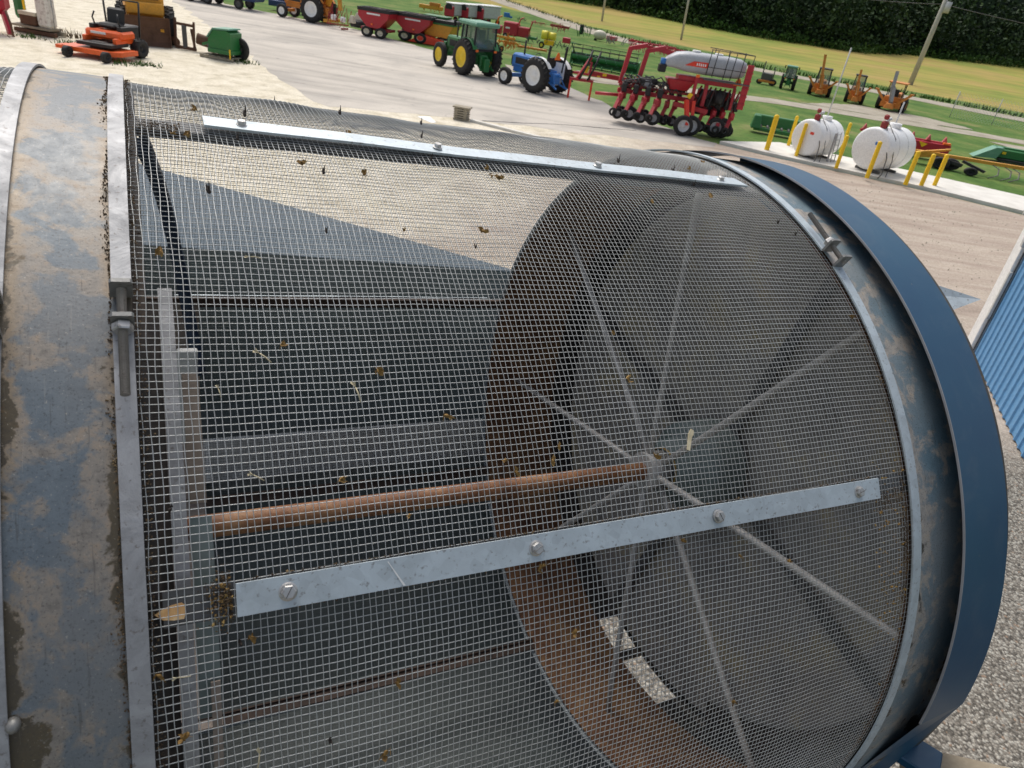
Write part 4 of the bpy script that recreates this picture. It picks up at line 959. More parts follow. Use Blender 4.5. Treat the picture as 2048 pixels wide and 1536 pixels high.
# ---- white and rust feed tank on a skid
t=thing('rusty_tank_skid','white rust-spotted tank on a long wooden skid at the upper left','tank',(-22.3,32.6,0),R_(-8))
bx(t,'skid','rustbrown',(0,-.2,.12),(3.0,.25,.18)); bx(t,'skid','oldwood',(0,.6,.14),(3.0,.25,.2)); bx(t,'deck','oldwood',(-.2,.2,.32),(2.8,1.1,.1))
b=MB().mat('rustbrown'); b.box((-.35,0,.62),(1.2,.6,.42)); b.mat('cream'); b.box((-.35,0,.9),(1.25,.65,.16)); b.build('tool_box',t)
paint('rusty_white',(.75,.72,.66),.6,dirt=1,dcol=(.16,.06,.03),scale=5); b=MB().mat('rusty_white'); b.box((.75,.1,1.15),(.95,.8,1.6),bev=.15); b.build('tank_body',t)
b=MB().mat('grey'); b.tube([(1.3,0,.4),(1.45,-.1,1.0),(1.35,0,1.9)],.03,6); b.build('hose',t)
bx(t,'post','safety_yellow',(-1.0,.3,1.3),(.1,.1,1.4)); bx(t,'barrel','jgreen',(-1.5,.5,1.2),(.6,.6,1.3),bev=.15)
o=thing('hay_tuft','patch of dry weeds under the wooden skid','weeds',(-21.6,31.9,0)); 
b=MB().mat('grit')
for i in range(120): x=random.uniform(-1.4,1.2);y=random.gauss(0,.15); b.add([(x,y,0),(x+.05,y,0),(x+random.gauss(0,.1),y+random.gauss(0,.1),random.uniform(.1,.4))],[(0,1,2)])
b.build('stems',o)
# ---- pallet fork frame
t=thing('pallet_fork_frame','rusty brown pallet fork frame standing between the blade and the green seeder','forks',(-16.6,33.5,0),R_(-12))
b=MB().mat('rustbrown'); b.beam((-.6,0,.05),(-.6,.1,1.15),.1,.08); b.beam((.45,0,.05),(.45,.1,1.1),.08,.08); b.beam((-.6,.05,.95),(.45,.05,.95),.09,.1); b.beam((-.6,0,.08),(.55,0,.08),.1,.12); b.beam((.2,.2,.8),(.5,.0,.1),.1,.08); b.build('frame',t)
bx(t,'upright','darksteel',(-.05,.0,.5),(.2,.12,.85)); rod(t,'bracket','rustbrown',[(-.6,.1,.2),(-1.1,.4,.35)],.16)
rod(t,'bracket','rustbrown',[(.5,.2,.5),(1.0,.4,.4)],.22)
# ---- green seeder on pallet
t=thing('green_overseeder','small green seeder with pale lid and black wheel on a wooden pallet','seeder',(-14.7,33.6,0),R_(-10))
b=MB().mat('oldwood')
for y in(-.45,0,.45): b.box((0,y,.06),(1.7,.1,.1),bev=.01)
for i in range(6): b.box((-.75+i*.3,0,.125),(.16,1.05,.025),bev=.004)
b.build('pallet',t)
b=MB().mat('jgreen'); b.prism([(-.35,.35),(.75,.3),(.78,1.0),(.55,1.1),(-.1,1.05),(-.4,.7)],c=(0,0,0),depth=.9); b.box((.2,0,.32),(1.2,1.0,.16)); b.beam((-.4,0,.6),(-1.0,0,.42),.09,.1); b.beam((-.4,.3,.5),(-.95,.05,.42),.06,.06); b.build('hopper',t)
b=MB().mat('pale_green'); b.prism([(-.42,.75),(-.1,1.07),(.72,1.12),(.70,1.17),(-.12,1.13),(-.46,.78)],c=(0,-.0,0),depth=.96); b.build('lid',t)
b=MB().mat('darksteel'); b.box((-.45,0,.35),(.3,.5,.3)); b.build('gearbox',t)
add_wheel(t,(.75,.35,.42),.42,.2,.2,'black',0,-1); bx(t,'reflector','safety_yellow',(.75,-.52,.28),(.06,.03,.35))
# ---- pickup/truck rear at the top edge
t=thing('dark_truck','dark flatbed truck seen only by its wheels at the top edge','truck',(-23.9,60.5,0),R_(-8))
for x in(-.2,1.7,5.2): add_wheel(t,(x-1,0,.5),.5,.3,.28,'darksteel',0,-1); add_wheel(t,(x-1,2.1,.5),.5,.3,.28,'darksteel',0,1)
bx(t,'flat_bed','black',(.6,1.05,1.25),(5.6,2.3,.5)); bx(t,'cab','blue_dk',(5.0,1.05,1.7),(2.0,2.2,1.7),bev=.2)
t=thing('blue_implement','dark blue implement lying behind the yellow backhoe tractor','implement',(-21.0,58.3,0),R_(-8))
b=MB().mat('blue_dk'); b.box((0,0,.5),(2.4,.8,.4)); b.beam((-1,0,.5),(1.6,0,1.3),.2,.2); b.mat('fblue'); b.box((.6,0,.8),(.6,.5,.4)); b.build('frame',t)
# ---- yellow industrial tractor
t=tractor('yellow_tractor','orange-yellow tractor with white wheels and rear digger arm near the top left','tractor',(-17.2,54.2,0),R_(165),'case_orange','white',wb=2.45,rr=.85,rf=.42,rw=.4,track=1.7)
b=MB().mat('cat_yellow'); b.box((-.2,0,1.9),(1.0,1.3,.6),bev=.1); b.beam((-.7,0,1.2),(-1.4,0,2.9),.22,.3); b.beam((-1.4,0,2.9),(-1.7,0,1.0),.18,.25); b.beam((-1.1,-.9,.3),(-1.0,.9,.3),.2,.2); b.build('digger_arm',t)
# ---- red and white grapple / tillage tool
t=thing('red_tillage_tool','tangled red tillage tool with white tanks right of the yellow tractor','implement',(-15.0,55.0,0),R_(-8))
random.seed(5)
b=MB().mat('red_dull')
for i in range(26):
    x=random.uniform(-1.6,1.8); b.beam((x,random.uniform(-.5,.5),random.uniform(.2,1.6)),(x+random.uniform(-.5,.6),random.uniform(-.5,.5),random.uniform(.8,2.8)),.07,.07)
b.beam((-1.7,-.4,.5),(2,-.4,.6),.14,.14); b.beam((1.0,-.9,.15),(2.1,-.6,.25),.16,.2); b.build('frame',t)
b=MB().mat('white'); b.box((-.7,0,1.2),(.9,.5,.6),bev=.15); b.box((.9,0,1.1),(.9,.5,.6),bev=.15); b.mat('cream'); b.box((2.4,.2,1.3),(1.0,.8,.8),taper=.6); b.build('liquid_tank',t)
# ---- red grain carts
for i,(x,y,lb) in enumerate(((-11.8,52.6,'red gravity grain cart with black top rim, left of two'),(-9.6,52.6,'red gravity grain cart with orange lamp, right of two'))):
    t=thing('grain_cart',lb,'grain cart',(x,y,0),R_(-10),'red grain carts parked in line')
    b=MB().mat('red'); b.prism([(-1.3,2.2),(1.25,2.2),(1.2,1.75),(.5,.85),(-.5,.85),(-1.3,1.75)],c=(0,0,0),depth=2.0); b.build('hopper',t)
    b=MB().mat('black')
    for yy in(-1.03,1.03): b.box((0,yy,2.33),(2.7,.07,.28))
    for xx in(-1.32,1.3): b.box((xx,0,2.33),(.07,2.06,.28))
    b.tube([(-1.3,0,2.42),(1.3,0,2.42)],.08,6); b.build('top_rim',t)
    bx(t,'frame','red_dull',(0,0,.7),(2.4,1.3,.22)); b=MB().mat('white'); b.box((0,-1.015,2.0),(1.1,.02,.14),bev=.003); b.build('decal',t)
    add_wheel(t,(-.55,-.85,.47),.47,.35,.24,'cream',0,-1); add_wheel(t,(.6,-.85,.47),.47,.35,.24,'cream',0,-1); add_wheel(t,(0,.85,.47),.47,.35,.24,'cream',0,1)
    b=MB().mat('slow_orange'); b.box((.1 if i else -.1,-1.05,1.15),(.12,.05,.14)); b.build('lamp',t)
t=thing('black_drum_roller','black roller drum with cream hopper left of the grain carts','implement',(-13.6,53.3,0),R_(-12)); b=MB().mat('black'); b.tube([(-.8,0,.65),(.8,0,.65)],.4,16); b.build('roller',t); b=MB().mat('cream'); b.box((0,.4,1.4),(1.2,.8,.8),taper=.6); b.build('hopper',t)
# ---- yellow and green cart right of them
t=thing('gravity_wagon','yellow gravity wagon with green and black top beside the green tractor','wagon',(-7.7,55.0,0),R_(-10))
b=MB().mat('cat_yellow'); b.prism([(-1.3,2.0),(1.4,2.0),(1.0,.8),(-.6,.8)],c=(0,0,0),depth=1.9); b.build('hopper',t)
b=MB().mat('black'); b.box((0,0,2.3),(2.9,2.0,.35)); b.mat('jgreen'); b.box((0,0,2.06),(2.95,2.02,.16)); b.box((-.2,.2,2.62),(1.8,1.2,.2)); b.build('top_rim',t)
b=MB().mat('black'); b.tube([(-2.6,-.2,.9),(-1.0,-.3,.8)],.38,12); b.build('drum',t); b=MB().mat('bright_red'); b.prism([(-1.7,.05),(1.2,.05),(.9,.5),(-.6,.9)],c=(0,-1.3,0),depth=.7); b.build('auger_head',t)
for s in(-1,1): add_wheel(t,(.6,s*.8,.45),.45,.3,.24,'cream',0,s); rod(t,'brace','cat_yellow',[(-2.3,s*.5,1.3),(-1.7,s*.5,2.6)],.06)
# ---- forage wagons
lbs=['grey sided forage wagon with red front, leftmost of the three','grey sided forage wagon with red front, middle of the three','grey sided forage wagon with red front, rightmost of the three']
for i in range(3):
    t=thing('forage_wagon',lbs[i],'wagon',(-9.9+2.45*i,78.3-.8*i,0),R_(-28),'forage wagons parked side by side')
    b=MB().mat('lightgrey'); b.box((-.2,2.4,1.75),(1.9,5.0,1.9)); 
    for k in range(7): b.box((-1.17,.1+k*.75,1.75),(.06,.08,1.9))
    b.build('box',t)
    b=MB().mat('white'); b.box((-.2,2.4,2.8),(2.0,5.2,.22),bev=.1); b.build('roof',t)
    b=MB().mat('head_red'); b.box((-.2,-.25,1.5),(1.95,.4,1.7),bev=.15); b.build('front_panel',t)
    b=MB().mat('black'); b.prism([(-.75,0),(.55,0),(.6,.45),(.4,.75),(-.1,.88),(-.6,.75),(-.8,.4)],c=(-.1,-.47,1.85),depth=.05); b.build('opening',t)
    for s in(-1,1):
        for yy in(.4,4.2): add_wheel(t,(-.2+s*.9,yy,.4),.4,.25,.2,'red_dull',0,s)
# ---- distant implements on the grass
def junk(name,label,cat,loc,rz,spec,group=None):
    t=thing(name,label,cat,loc,rz,group)
    for (pn,mt,kind,*a) in spec:
        b=MB().mat(mt)
        if kind=='box': b.box(*a)
        elif kind=='cyl': b.tube(*a)
        elif kind=='bars':
            n_,dx,h,seed=a; rn=random.Random(seed)
            for i in range(n_):
                x=rn.uniform(-dx,dx); y=rn.uniform(-.4,.4); b.beam((x,y,rn.uniform(.1,h*.5)),(x+rn.uniform(-.7,.7),y+rn.uniform(-.4,.4),rn.uniform(h*.4,h)),.08,.08)
        elif kind=='wheel': add_wheel(t,*a); continue
        elif kind=='ell': b.ell(*a)
        b.build(pn,t)
    return t
junk('yellow_combine_head','yellow implement lying on the grass left of the forage wagons','implement',(-14.3,73.5,0),R_(-5),[('frame','cat_yellow','bars',14,1.8,1.6,1),('body','cat_yellow','box',(0,0,.8),(3.6,.8,.6)),('panel','case_orange','box',(.6,-.3,1.3),(1.6,.3,.5))])
junk('blue_baler','small bright blue implement right of the forage wagons','implement',(-6.2,88.5,0),R_(-10),[('body','fblue','box',(0,0,.9),(2.2,1.2,1.2)),('frame','fblue','bars',8,2.2,1.3,3),('arm','fblue','box',(1.7,0,.5),(1.2,.4,.5))])
junk('dark_disc_harrow','dark green disc harrow on the grass','harrow',(-2.4,83.0,0),R_(-15),[('frame','darksteel','bars',14,2.0,1.6,4),('frame_bar','jgreen','box',(0,0,.8),(3.0,.2,.2))])
junk('red_hay_rake','rusty red rake in the grass, left of two','rake',(2.2,80.5,0),R_(-18),[('frame','pink_red','bars',20,2.4,1.3,5),('bar','red_dull','box',(0,0,.8),(5,.15,.2))],'red rakes by the farm road')
junk('red_hay_rake','rusty red rake in the grass, right of two','rake',(5.9,75.5,0),R_(-18),[('frame','pink_red','bars',26,2.0,1.8,6),('bar','red_dull','box',(0,0,1.1),(4.4,.3,.4))],'red rakes by the farm road')
junk('green_planter_frame','green upright frame with a black wheel near the far pole','implement',(9.6,71.5,0),R_(-18),[('frame','jgreen','bars',14,1.5,2.4,7),('wheel','rubber','box',(-.8,0,1.4),(.7,.6,1.6))])
junk('cream_tank','small cream tank standing on the grass','tank',(12.0,64.5,0),R_(-18),[('tank_body','cream','ell',(0,0,.9),(1.25,.8,.75),16,10),('skid','black','box',(-.7,0,.15),(.4,.8,.3))])
junk('grey_mower_head','grey and pink implement beside the cream tank','implement',(13.5,62.0,0),R_(-18),[('frame','grey','bars',16,1.4,1.1,8),('deck','pink_red','box',(-.6,.3,.7),(1.6,.6,.4))])
junk('red_baler','red round baler with white lettering behind the blue tractor','baler',(-1.2,60.5,0),R_(-12),[('body','head_red','box',(-.3,0,1.5),(2.3,1.6,1.9)),('decal','white','box',(-.7,-.82,1.6),(.7,.03,.25)),('side','red','box',(1.7,.1,1.3),(1.8,1.3,1.4)),('arm','red','cyl',[(.7,0,2.1),(1.0,0,3.0),(1.5,0,3.3)],.09,6),('arm','red','cyl',[(2.6,0,1.6),(2.9,0,2.8),(3.4,0,3.1)],.09,6),('wheel','rubber','wheel',(-.9,-.9,.45),.45,.3,.2,'lightgrey')])
junk('red_chopper','red machine with an orange spout right behind the green tractor cab','implement',(-3.6,61.5,0),R_(-12),[('body','head_red','box',(0,0,1.2),(1.4,1.4,1.5)),('spout','case_orange','cyl',[(-.2,0,1.9),(0,0,3.2),(.6,0,3.6)],.14,8)])
junk('yellow_tiller','tangled orange-yellow cultivator between the two tractors','cultivator',(-2.4,49.5,0),R_(-20),[('frame','case_orange','bars',34,2.3,2.2,9),('bar','cat_yellow','box',(0,0,1.6),(3.4,.25,.25)),('bar','cat_yellow','box',(.3,.5,1.1),(3.8,.2,.2)),('wheel','rubber','wheel',(-.2,-.6,.35),.35,.2,.18,'case_orange')])
junk('yellow_sprayer','yellow twin tank sprayer on the grass above the blue tractor','sprayer',(2.5,58.0,0),R_(-10),[('tank','yellow_tank','cyl',[(-1.1,0,1.9),(0.2,0,1.9)],.62,16),('tank','yellow_tank','cyl',[(.3,0,1.85),(1.5,0,1.85)],.55,16),('frame','black','box',(.1,-.62,1.9),(.05,.05,1.3)),('frame','safety_yellow','box',(.4,0,.9),(1.8,1.0,.7)),('boom','darksteel','bars',14,2.2,2.0,10),('wheel','rubber','wheel',(-.8,-.7,.5),.5,.3,.25,'yellow_tank')])
junk('grey_drill','grey green drill in front of the red baler','drill',(.2,56.5,0),R_(-10),[('frame','darksteel','bars',18,1.2,1.4,11),('box','jgreen','box',(0,0,.8),(1.6,.6,.4))])
junk('orange_blade','low orange-yellow frame left of the green combine head','implement',(-.4,52.0,0),R_(-10),[('bar','case_orange','box',(0,0,.6),(4.5,.4,.4)),('frame','case_orange','bars',18,2.4,1.2,12)])
junk('red_auger_hopper','dark red hopper above the end of the green combine head','implement',(3.9,55.3,0),R_(-5),[('hopper','head_red','box',(0,0,1.9),(1.1,.9,.8),),('leg','darksteel','bars',8,.6,2.2,13)])
junk('red_windrower','red bars and pale parts behind the planter arms','implement',(9.3,52.5,0),R_(-10),[('frame','pink_red','bars',34,3.2,1.6,14),('frame','red','bars',12,3.2,1.6,15),('bar','head_red','box',(0,0,1.2),(6.5,.25,.2))])
junk('red_low_trailer','long low red frame with yellow labels beside the combine head','trailer',(4.0,42.8,0),R_(-4),[('bar','head_red','box',(0,0,.55),(6.5,.25,.28)),('decal','safety_yellow','box',(.2,-.14,.56),(.4,.03,.18)),('deck','track_mat','box',(-1.5,.5,.7),(2.4,.6,.1))])
# green combine head with reel
t=thing('harvester_header','long green combine header with black reel bats behind the red frame','combine header',(4.2,46.2,0),R_(-14))
b=MB().mat('jgreen'); b.tube([(-3.6,0,.95),(3.6,0,.95)],.34,14); b.box((0,.5,.85),(7.2,.1,1.1)); b.box((0,-.1,.25),(7.2,1.0,.12)); b.prism([(-.4,.1),(.9,.1),(.5,1.6),(-.2,1.4)],c=(-3.7,0,0),depth=.12,plane='YZ'); b.prism([(-.4,.1),(.9,.1),(.5,1.6),(-.2,1.4)],c=(3.7,0,0),depth=.12,plane='YZ'); b.build('auger_trough',t)
b=MB().mat('pale_green')
for i in range(60):
    a=i*.7; b.box((-3.5+i*.118,.36*cos(a),.95+.36*sin(a)),(.05,.14,.14),rx=a)
b.build('auger_flight',t)
b=MB().mat('black')
for k in range(5):
    a=2*PI*k/5+.3; b.beam((-3.6,-.5+.55*cos(a),1.75+.55*sin(a)),(3.6,-.5+.55*cos(a),1.75+.55*sin(a)),.05,.06)
for i in range(8):
    x=-3.5+i
    for k in range(5): a=2*PI*k/5+.3; b.beam((x,-.5,1.75),(x,-.5+.58*cos(a),1.75+.58*sin(a)),.04,.04)
b.build('reel',t)
for i in range(7):
    x=-3.4+i*1.1; o=rod(t,'snout','jgreen',[(x,-.5,.4),(x+.1,-1.0,.1)],.07)
rod(t,'arm','jgreen',[(-3.5,.5,1.2),(-3.9,-.1,2.3),(-2.9,0,2.2)],.07)

# ---- green corn head by the tanks
t=thing('harvester_header','green header lying on the grass behind the left tank','combine header',(11.2,37.0,0),R_(-10))
b=MB().mat('jgreen'); b.box((.3,.3,.85),(3.6,.5,.75)); b.box((-1.3,-.1,.75),(.7,1.1,.9),taper=.7); b.box((.3,-.2,.3),(3.4,.7,.25)); b.build('frame',t)
b=MB().mat('darksteel'); 
for i in range(6): b.tube([(-1.0+i*.5,-.3,.6),(-.8+i*.5,-.5,.2)],.09,8)
b.build('gathering_units',t)
# ---- red combine head
t=thing('harvester_header','dark red combine header with orange lamps behind the right tank','combine header',(17.0,37.6,0),R_(-8))
b=MB().mat('head_red'); b.box((.9,.2,.75),(3.6,.5,1.0)); b.box((0,.3,1.25),(5.0,.2,.2)); b.box((-2.0,-.2,.7),(1.0,.9,.8),taper=.7); b.build('frame',t)
for i in range(6):
    b=MB().mat('pink_red'); x=-2.3+i*.92; b.prism([(-.14,0),(.14,0),(0,.42)],c=(x,.2,1.35),depth=.2); b.build('divider_tip',t)
for x in(-1.8,2.4): b=MB().mat('slow_orange'); b.box((x,0,1.32),(.4,.3,.14)); b.build('lamp',t)
b=MB().mat('safety_yellow'); b.prism([(-.25,.2),(.25,.1),(.0,-.2)],c=(1.1,-.08,1.0),depth=.04); b.build('decal',t)
b=MB().mat('grey'); b.box((-.9,-.2,1.25),(.5,.4,.4)); b.tube([(-1.5,-.3,.3),(-1.4,-.4,.9)],.3,10); b.build('gear_case',t)
# ---- green head right edge
t=thing('harvester_header','green header with a pale sloping nose at the right edge','combine header',(22.4,37.2,0),R_(-10))
b=MB().mat('jgreen'); b.box((.9,.2,.75),(4.2,.8,.8)); b.box((0,.3,1.2),(2.4,.4,.2)); b.build('frame',t)
b=MB().mat('pale_green'); b.prism([(-2.3,.15),(-1.1,.3),(-.9,1.3),(-1.3,1.25)],c=(0,-.1,0),depth=.8); b.build('divider_nose',t); bx(t,'decal','safety_yellow',(-.75,-.3,.85),(.2,.03,.2)); bx(t,'skid','black',(1,-.2,.25),(4,.6,.2))
# ---- yellow cultivator
t=thing('chisel_plow','yellow cultivator with black wheels and curved shanks right of the bollards','cultivator',(17.0,29.9,0),R_(-12))
b=MB().mat('cat_yellow'); b.beam((-3.2,0,.72),(2.6,0,.92),.16,.2); b.beam((-3.0,-.3,.7),(-1.6,.4,1.1),.1,.12); b.beam((-2.9,.1,.5),(-2.0,.1,.75),.3,.3); b.beam((2.0,0,.9),(3.0,.1,.75),.12,.12); b.build('frame_beam',t)
b=MB().mat('black'); b.beam((-1.5,.5,.7),(4.0,.5,.75),.12,.12); b.beam((-2.2,-.1,.6),(-1.2,-.5,.45),.12,.2); b.beam((-1.2,-.3,.7),(-.4,-.7,.35),.12,.15); b.build('toolbar',t)
for i,x in enumerate((-.1,.35,.65,1.55,2.6,3.2)):
    rod(t,'shank','darksteel',[(x,0,.8),(x+.28,-.25,.6),(x+.25,-.5,.25),(x-.1,-.65,.03)],.028)
add_wheel(t,(-2.0,-.45,.36),.36,.22,.18,'black',0,-1); add_wheel(t,(-1.55,-.2,.36),.36,.22,.18,'black',0,-1); add_wheel(t,(-.9,-.75,.25),.25,.18,.12,'black',0,-1)
# ---- backhoes and far tractors
def backhoe(label,x,y,rz,cab,boomdir,grp):
    t=thing('backhoe_loader',label,'backhoe',(x,y,0),rz,grp)
    # rear faces -x (toward camera)
    b=MB().mat('case_orange'); b.box((1.6,0,1.3),(2.6,.9,.8),bev=.1); b.box((0,0,1.1),(1.2,1.4,.6)); b.box((-.8,0,.6),(.4,1.6,.5)); b.build('body',t)
    for s in(-1,1):
        add_wheel(t,(0,s*.95,.72),.72,.45,.38,'case_orange',16,s); add_wheel(t,(2.4,s*.9,.5),.5,.35,.27,'case_orange',0,s)
        b=MB().mat('case_orange'); b.beam((-.9,s*.35,.6),(-1.1,s*1.35,1.9),.22,.2); b.box((-1.12,s*1.38,1.95),(.3,.3,.12)); b.build('stabiliser',t)
    if cab=='cab':
        b=MB().mat('black')
        for (xx,yy) in((-.5,-.7),(-.5,.7),(.9,-.65),(.9,.65)): b.beam((xx,yy,1.3),(xx*.85,yy*.85,3.0),.1,.1)
        b.box((.2,0,3.05),(1.6,1.4,.16),bev=.05); b.build('cab_frame',t)
        b=MB().mat('glass'); b.add([(-.5,-.66,1.4),(-.5,.66,1.4),(-.45,.58,2.95),(-.45,-.58,2.95)],[(0,1,2,3)])
        for s in(-1,1): b.add([(-.5,s*.66,1.4),(.9,s*.62,1.4),(.8,s*.56,2.95),(-.45,s*.58,2.95)],[(0,1,2,3)])
        b.build('cab_glass',t)
    else:
        b=MB().mat('black')
        for (xx,yy) in((-.4,-.6),(-.4,.6),(.8,-.6),(.8,.6)): b.beam((xx,yy,1.3),(xx,yy,2.75),.07,.07)
        b.box((.2,0,1.7),(.5,.5,.8)); b.build('canopy_posts',t); b=MB().mat('case_orange'); b.box((.2,0,2.8),(1.7,1.5,.14),bev=.04); b.build('canopy',t)
    m='case_orange' if boomdir!='grey' else 'grey'; b=MB().mat(m)
    h={'tall':4.6,'mid':3.7,'grey':3.9}[boomdir]
    b.beam((-1.0,0,.8),(-1.35,.25,2.5),.28,.32); b.beam((-1.35,.25,2.5),(-1.15,.55 if boomdir=='tall' else .35,h),.2,.26); b.beam((-1.5,.1,2.4),(-1.7,-.1,1.0),.18,.22); b.build('boom',t)
    b=MB().mat('white'); b.beam((-1.2,.0,1.0),(-1.5,.12,2.1),.1,.12); b.build('ram',t)
    b=MB().mat('case_orange'); b.box((-1.4,0,.55),(.7,.8,.5),taper=.7); b.build('digging_bucket',t)
    b=MB().mat('case_orange'); b.box((3.6,0,.5),(.7,2.0,.8),taper=.8); b.build('loader_bucket',t)
    return t
g='backhoes parked in a row on the grass'
backhoe('orange-yellow backhoe with tall raised boom, leftmost of three',19.9,60.7,R_(72),'cab','tall',g)
backhoe('orange-yellow backhoe with bucket turned down, middle of three',22.5,59.6,R_(72),'cab','mid',g)
backhoe('orange-yellow open backhoe with grey arm, rightmost of three',24.3,57.3,R_(62),'open','grey',g)
tractor('far_green_tractor','green cab tractor seen from behind, left of the backhoes','tractor',(18.0,62.0,0),R_(75),'jgreen','jyellow',cab=True,roof='pale_green',wb=2.3,rr=.75,rf=.5,rw=.45,track=1.75)
t=junk('grey_orange_loader','grey machine with orange frame behind the planter railing','loader',(15.9,61.5,0),R_(-15),[('body','darksteel','box',(0,0,1.4),(1.6,1.2,1.3)),('frame','case_orange','box',(.1,-.5,.6),(2.4,.8,.4)),('mast','darksteel','box',(-.7,0,2.4),(.15,.8,3.2)),('mast','darksteel','box',(.9,0,2.0),(.15,.8,2.0)),('wheel','rubber','wheel',(-.9,-.7,.45),.45,.3,.2,'darksteel'),('wheel','rubber','wheel',(1.0,-.7,.6),.6,.35,.25,'darksteel')])

# ---- poles and wires
def pole(label,x,y,h,r,lean,mat='polegrey',box=False):
    t=thing('utility_pole',label,'pole',(x,y,terr(x,y)))
    b=MB().mat(mat); b.tube([(0,0,-.3),(lean[0]*h*.5,lean[1]*h*.5,h*.5),(lean[0]*h,lean[1]*h,h)],[r*1.2,r,r*.8],10); b.build('shaft',t)
    if box:
        b=MB().mat('lightgrey'); b.tube([(lean[0]*7.6+.35,-.25,7.2),(lean[0]*8.6+.35,-.25,8.25)],.3,14); b.build('transformer',t)
        b=MB().mat('grey'); b.box((lean[0]*9+.1,0,8.85),(1.2,.1,.1)); b.tube([(.25,0,8.9),(.3,0,9.1)],.06,6); b.build('crossarm',t)
    return t
pole('thick leaning utility pole with grey transformer near the right',38.4,88,12,.24,(.035,0),box=True)
pole('slim pale pole by the farm road, left of the pair',4.4,109.5,9.5,.13,(-.03,0))
pole('slim pale pole by the farm road, right of the pair',14.2,100,8.3,.12,(-.045,0))
t=thing('power_line','thin dark overhead power line across the field edge','wire')
def sag(a,b_,s,n=24): a=Vector(a);b_=Vector(b_); return [a+(b_-a)*i/n-Vector((0,0,s*4*(i/n)*(1-i/n))) for i in range(n+1)]
rod(t,'cable','darksteel',sag((4.3-25,125,10.5),(13.8,100,8.6),.8),.03,5); rod(t,'cable','darksteel',sag((13.8,100,8.6),(38.7,88,8.0),.9),.03,5); rod(t,'cable','darksteel',sag((38.7,88,8.0),(75,66,8.2),1.2),.03,5)
# ---- chain link fence far right
t=thing('chain_link_fence','faint grey chain link fence beyond the track at the right','fence')
fa=Vector((29,58,0));fb=Vector((48,52,0))
for i in range(8): p=fa+(fb-fa)*i/7; o=rod(t,'post','lightgrey',[p,p+Vector((0,0,1.8))],.03)
b=MB().mat('lightgrey')
for i in range(90):
    for s in(-1,1):
        u=i/90; p=fa+(fb-fa)*u; q=fa+(fb-fa)*min(1,max(0,u+s*.075)); b.tube([p,q+Vector((0,0,1.75))],.006,3,cap=False)
b.build('mesh',t)
# ---- wooden block stack and small panel on the lot
t=thing('block_stack','small stack of weathered wooden blocks on the lot beyond the drum','wood stack',(-3.35,27.55,0),R_(-10))
for i in range(6):
    b=MB().mat('oldwood'); w_=.62 if i<5 else .78; b.box((0,0,.06+i*.125),(w_-.03*(i%2),.5,.085),bev=.012,rz=.03*(i%3)); 
    if i<5: b.box((-.2,0,.125+i*.125),(.12,.45,.05)); b.box((.2,0,.125+i*.125),(.12,.45,.05))
    b.build('board',t)
b=MB().mat('tankwhite'); b.prism([(-.55,.0),(.05,.22),(.5,-.35),(.25,-.45)],c=(0,0,.25),depth=.03,plane='XY'); o=b.build('white_panel'); o.location=(-4.7,26.6,0); o.rotation_euler=(.25,0,0); tag(o,'small white tilted panel on the ground left of the wooden blocks','panel')

# ---- blue shed at the right
t=thing('blue_shed','blue ribbed metal shed with white corner trim at the right edge','shed',(8.42,12.45,0),math.atan2(-5.4,-1.55))
# local +x runs along the wall toward the camera side, wall faces local -y? keep simple: build at both faces
paint('shed_blue',(.13,.33,.58),.4,dirt=.1)
Wd=9.5; H=4.4
vs=[];fs=[];x=0;prof=[]
while x<Wd:
    prof+=[(x,0),(x+.16,0),(x+.18,.028),(x+.215,.028),(x+.235,0)]; x+=.235
b=MB().mat('shed_blue')
for (px_,d) in prof: vs+=[(px_,-d,0.02),(px_,-d,H)]
for i in range(len(prof)-1): fs.append((i*2,i*2+2,i*2+3,i*2+1))
b.add(vs,fs,False); wl=b.build('wall',t)
b=MB().mat('shed_blue'); b.box((Wd/2,4.02,H/2),(Wd,7.9,H-.05),bev=.01); b.build('wall',t)
b=MB().mat('white'); b.box((-.16,.02,H/2),(.38,.24,H),bev=.01); b.build('corner_trim',t)
b=MB().mat('darksteel'); b.box((.05,-.035,H/2),(.03,.02,H)); b.build('trim_gap',t)
b=MB().mat('light_bracket'); b.box((.05,-.10,2.35),(.10,.08,.5)); b.tube([(.12,-.1,2.3),(.3,-.16,2.3)],.03,8); b.box((.07,-.08,1.2),(.07,.05,.9)); b.build('latch',t)
b=MB().mat('tankwhite'); b.tube([(.62,-.05,2.95),(.62,-.30,2.95)],.20,20); b.build('lamp_housing',t)
b=MB().mat('lightgrey'); b.box((Wd/2,4,H+.06),(Wd+.4,8.4,.1)); b.build('roof',t)
t=thing('teal_bin','small teal bin behind the corner of the blue shed','bin',(8.25,13.1,0)); bx(t,'body','teal',(0,0,.5),(.5,.4,1.0)); bx(t,'lid','teal',(0,0,1.03),(.55,.45,.06))

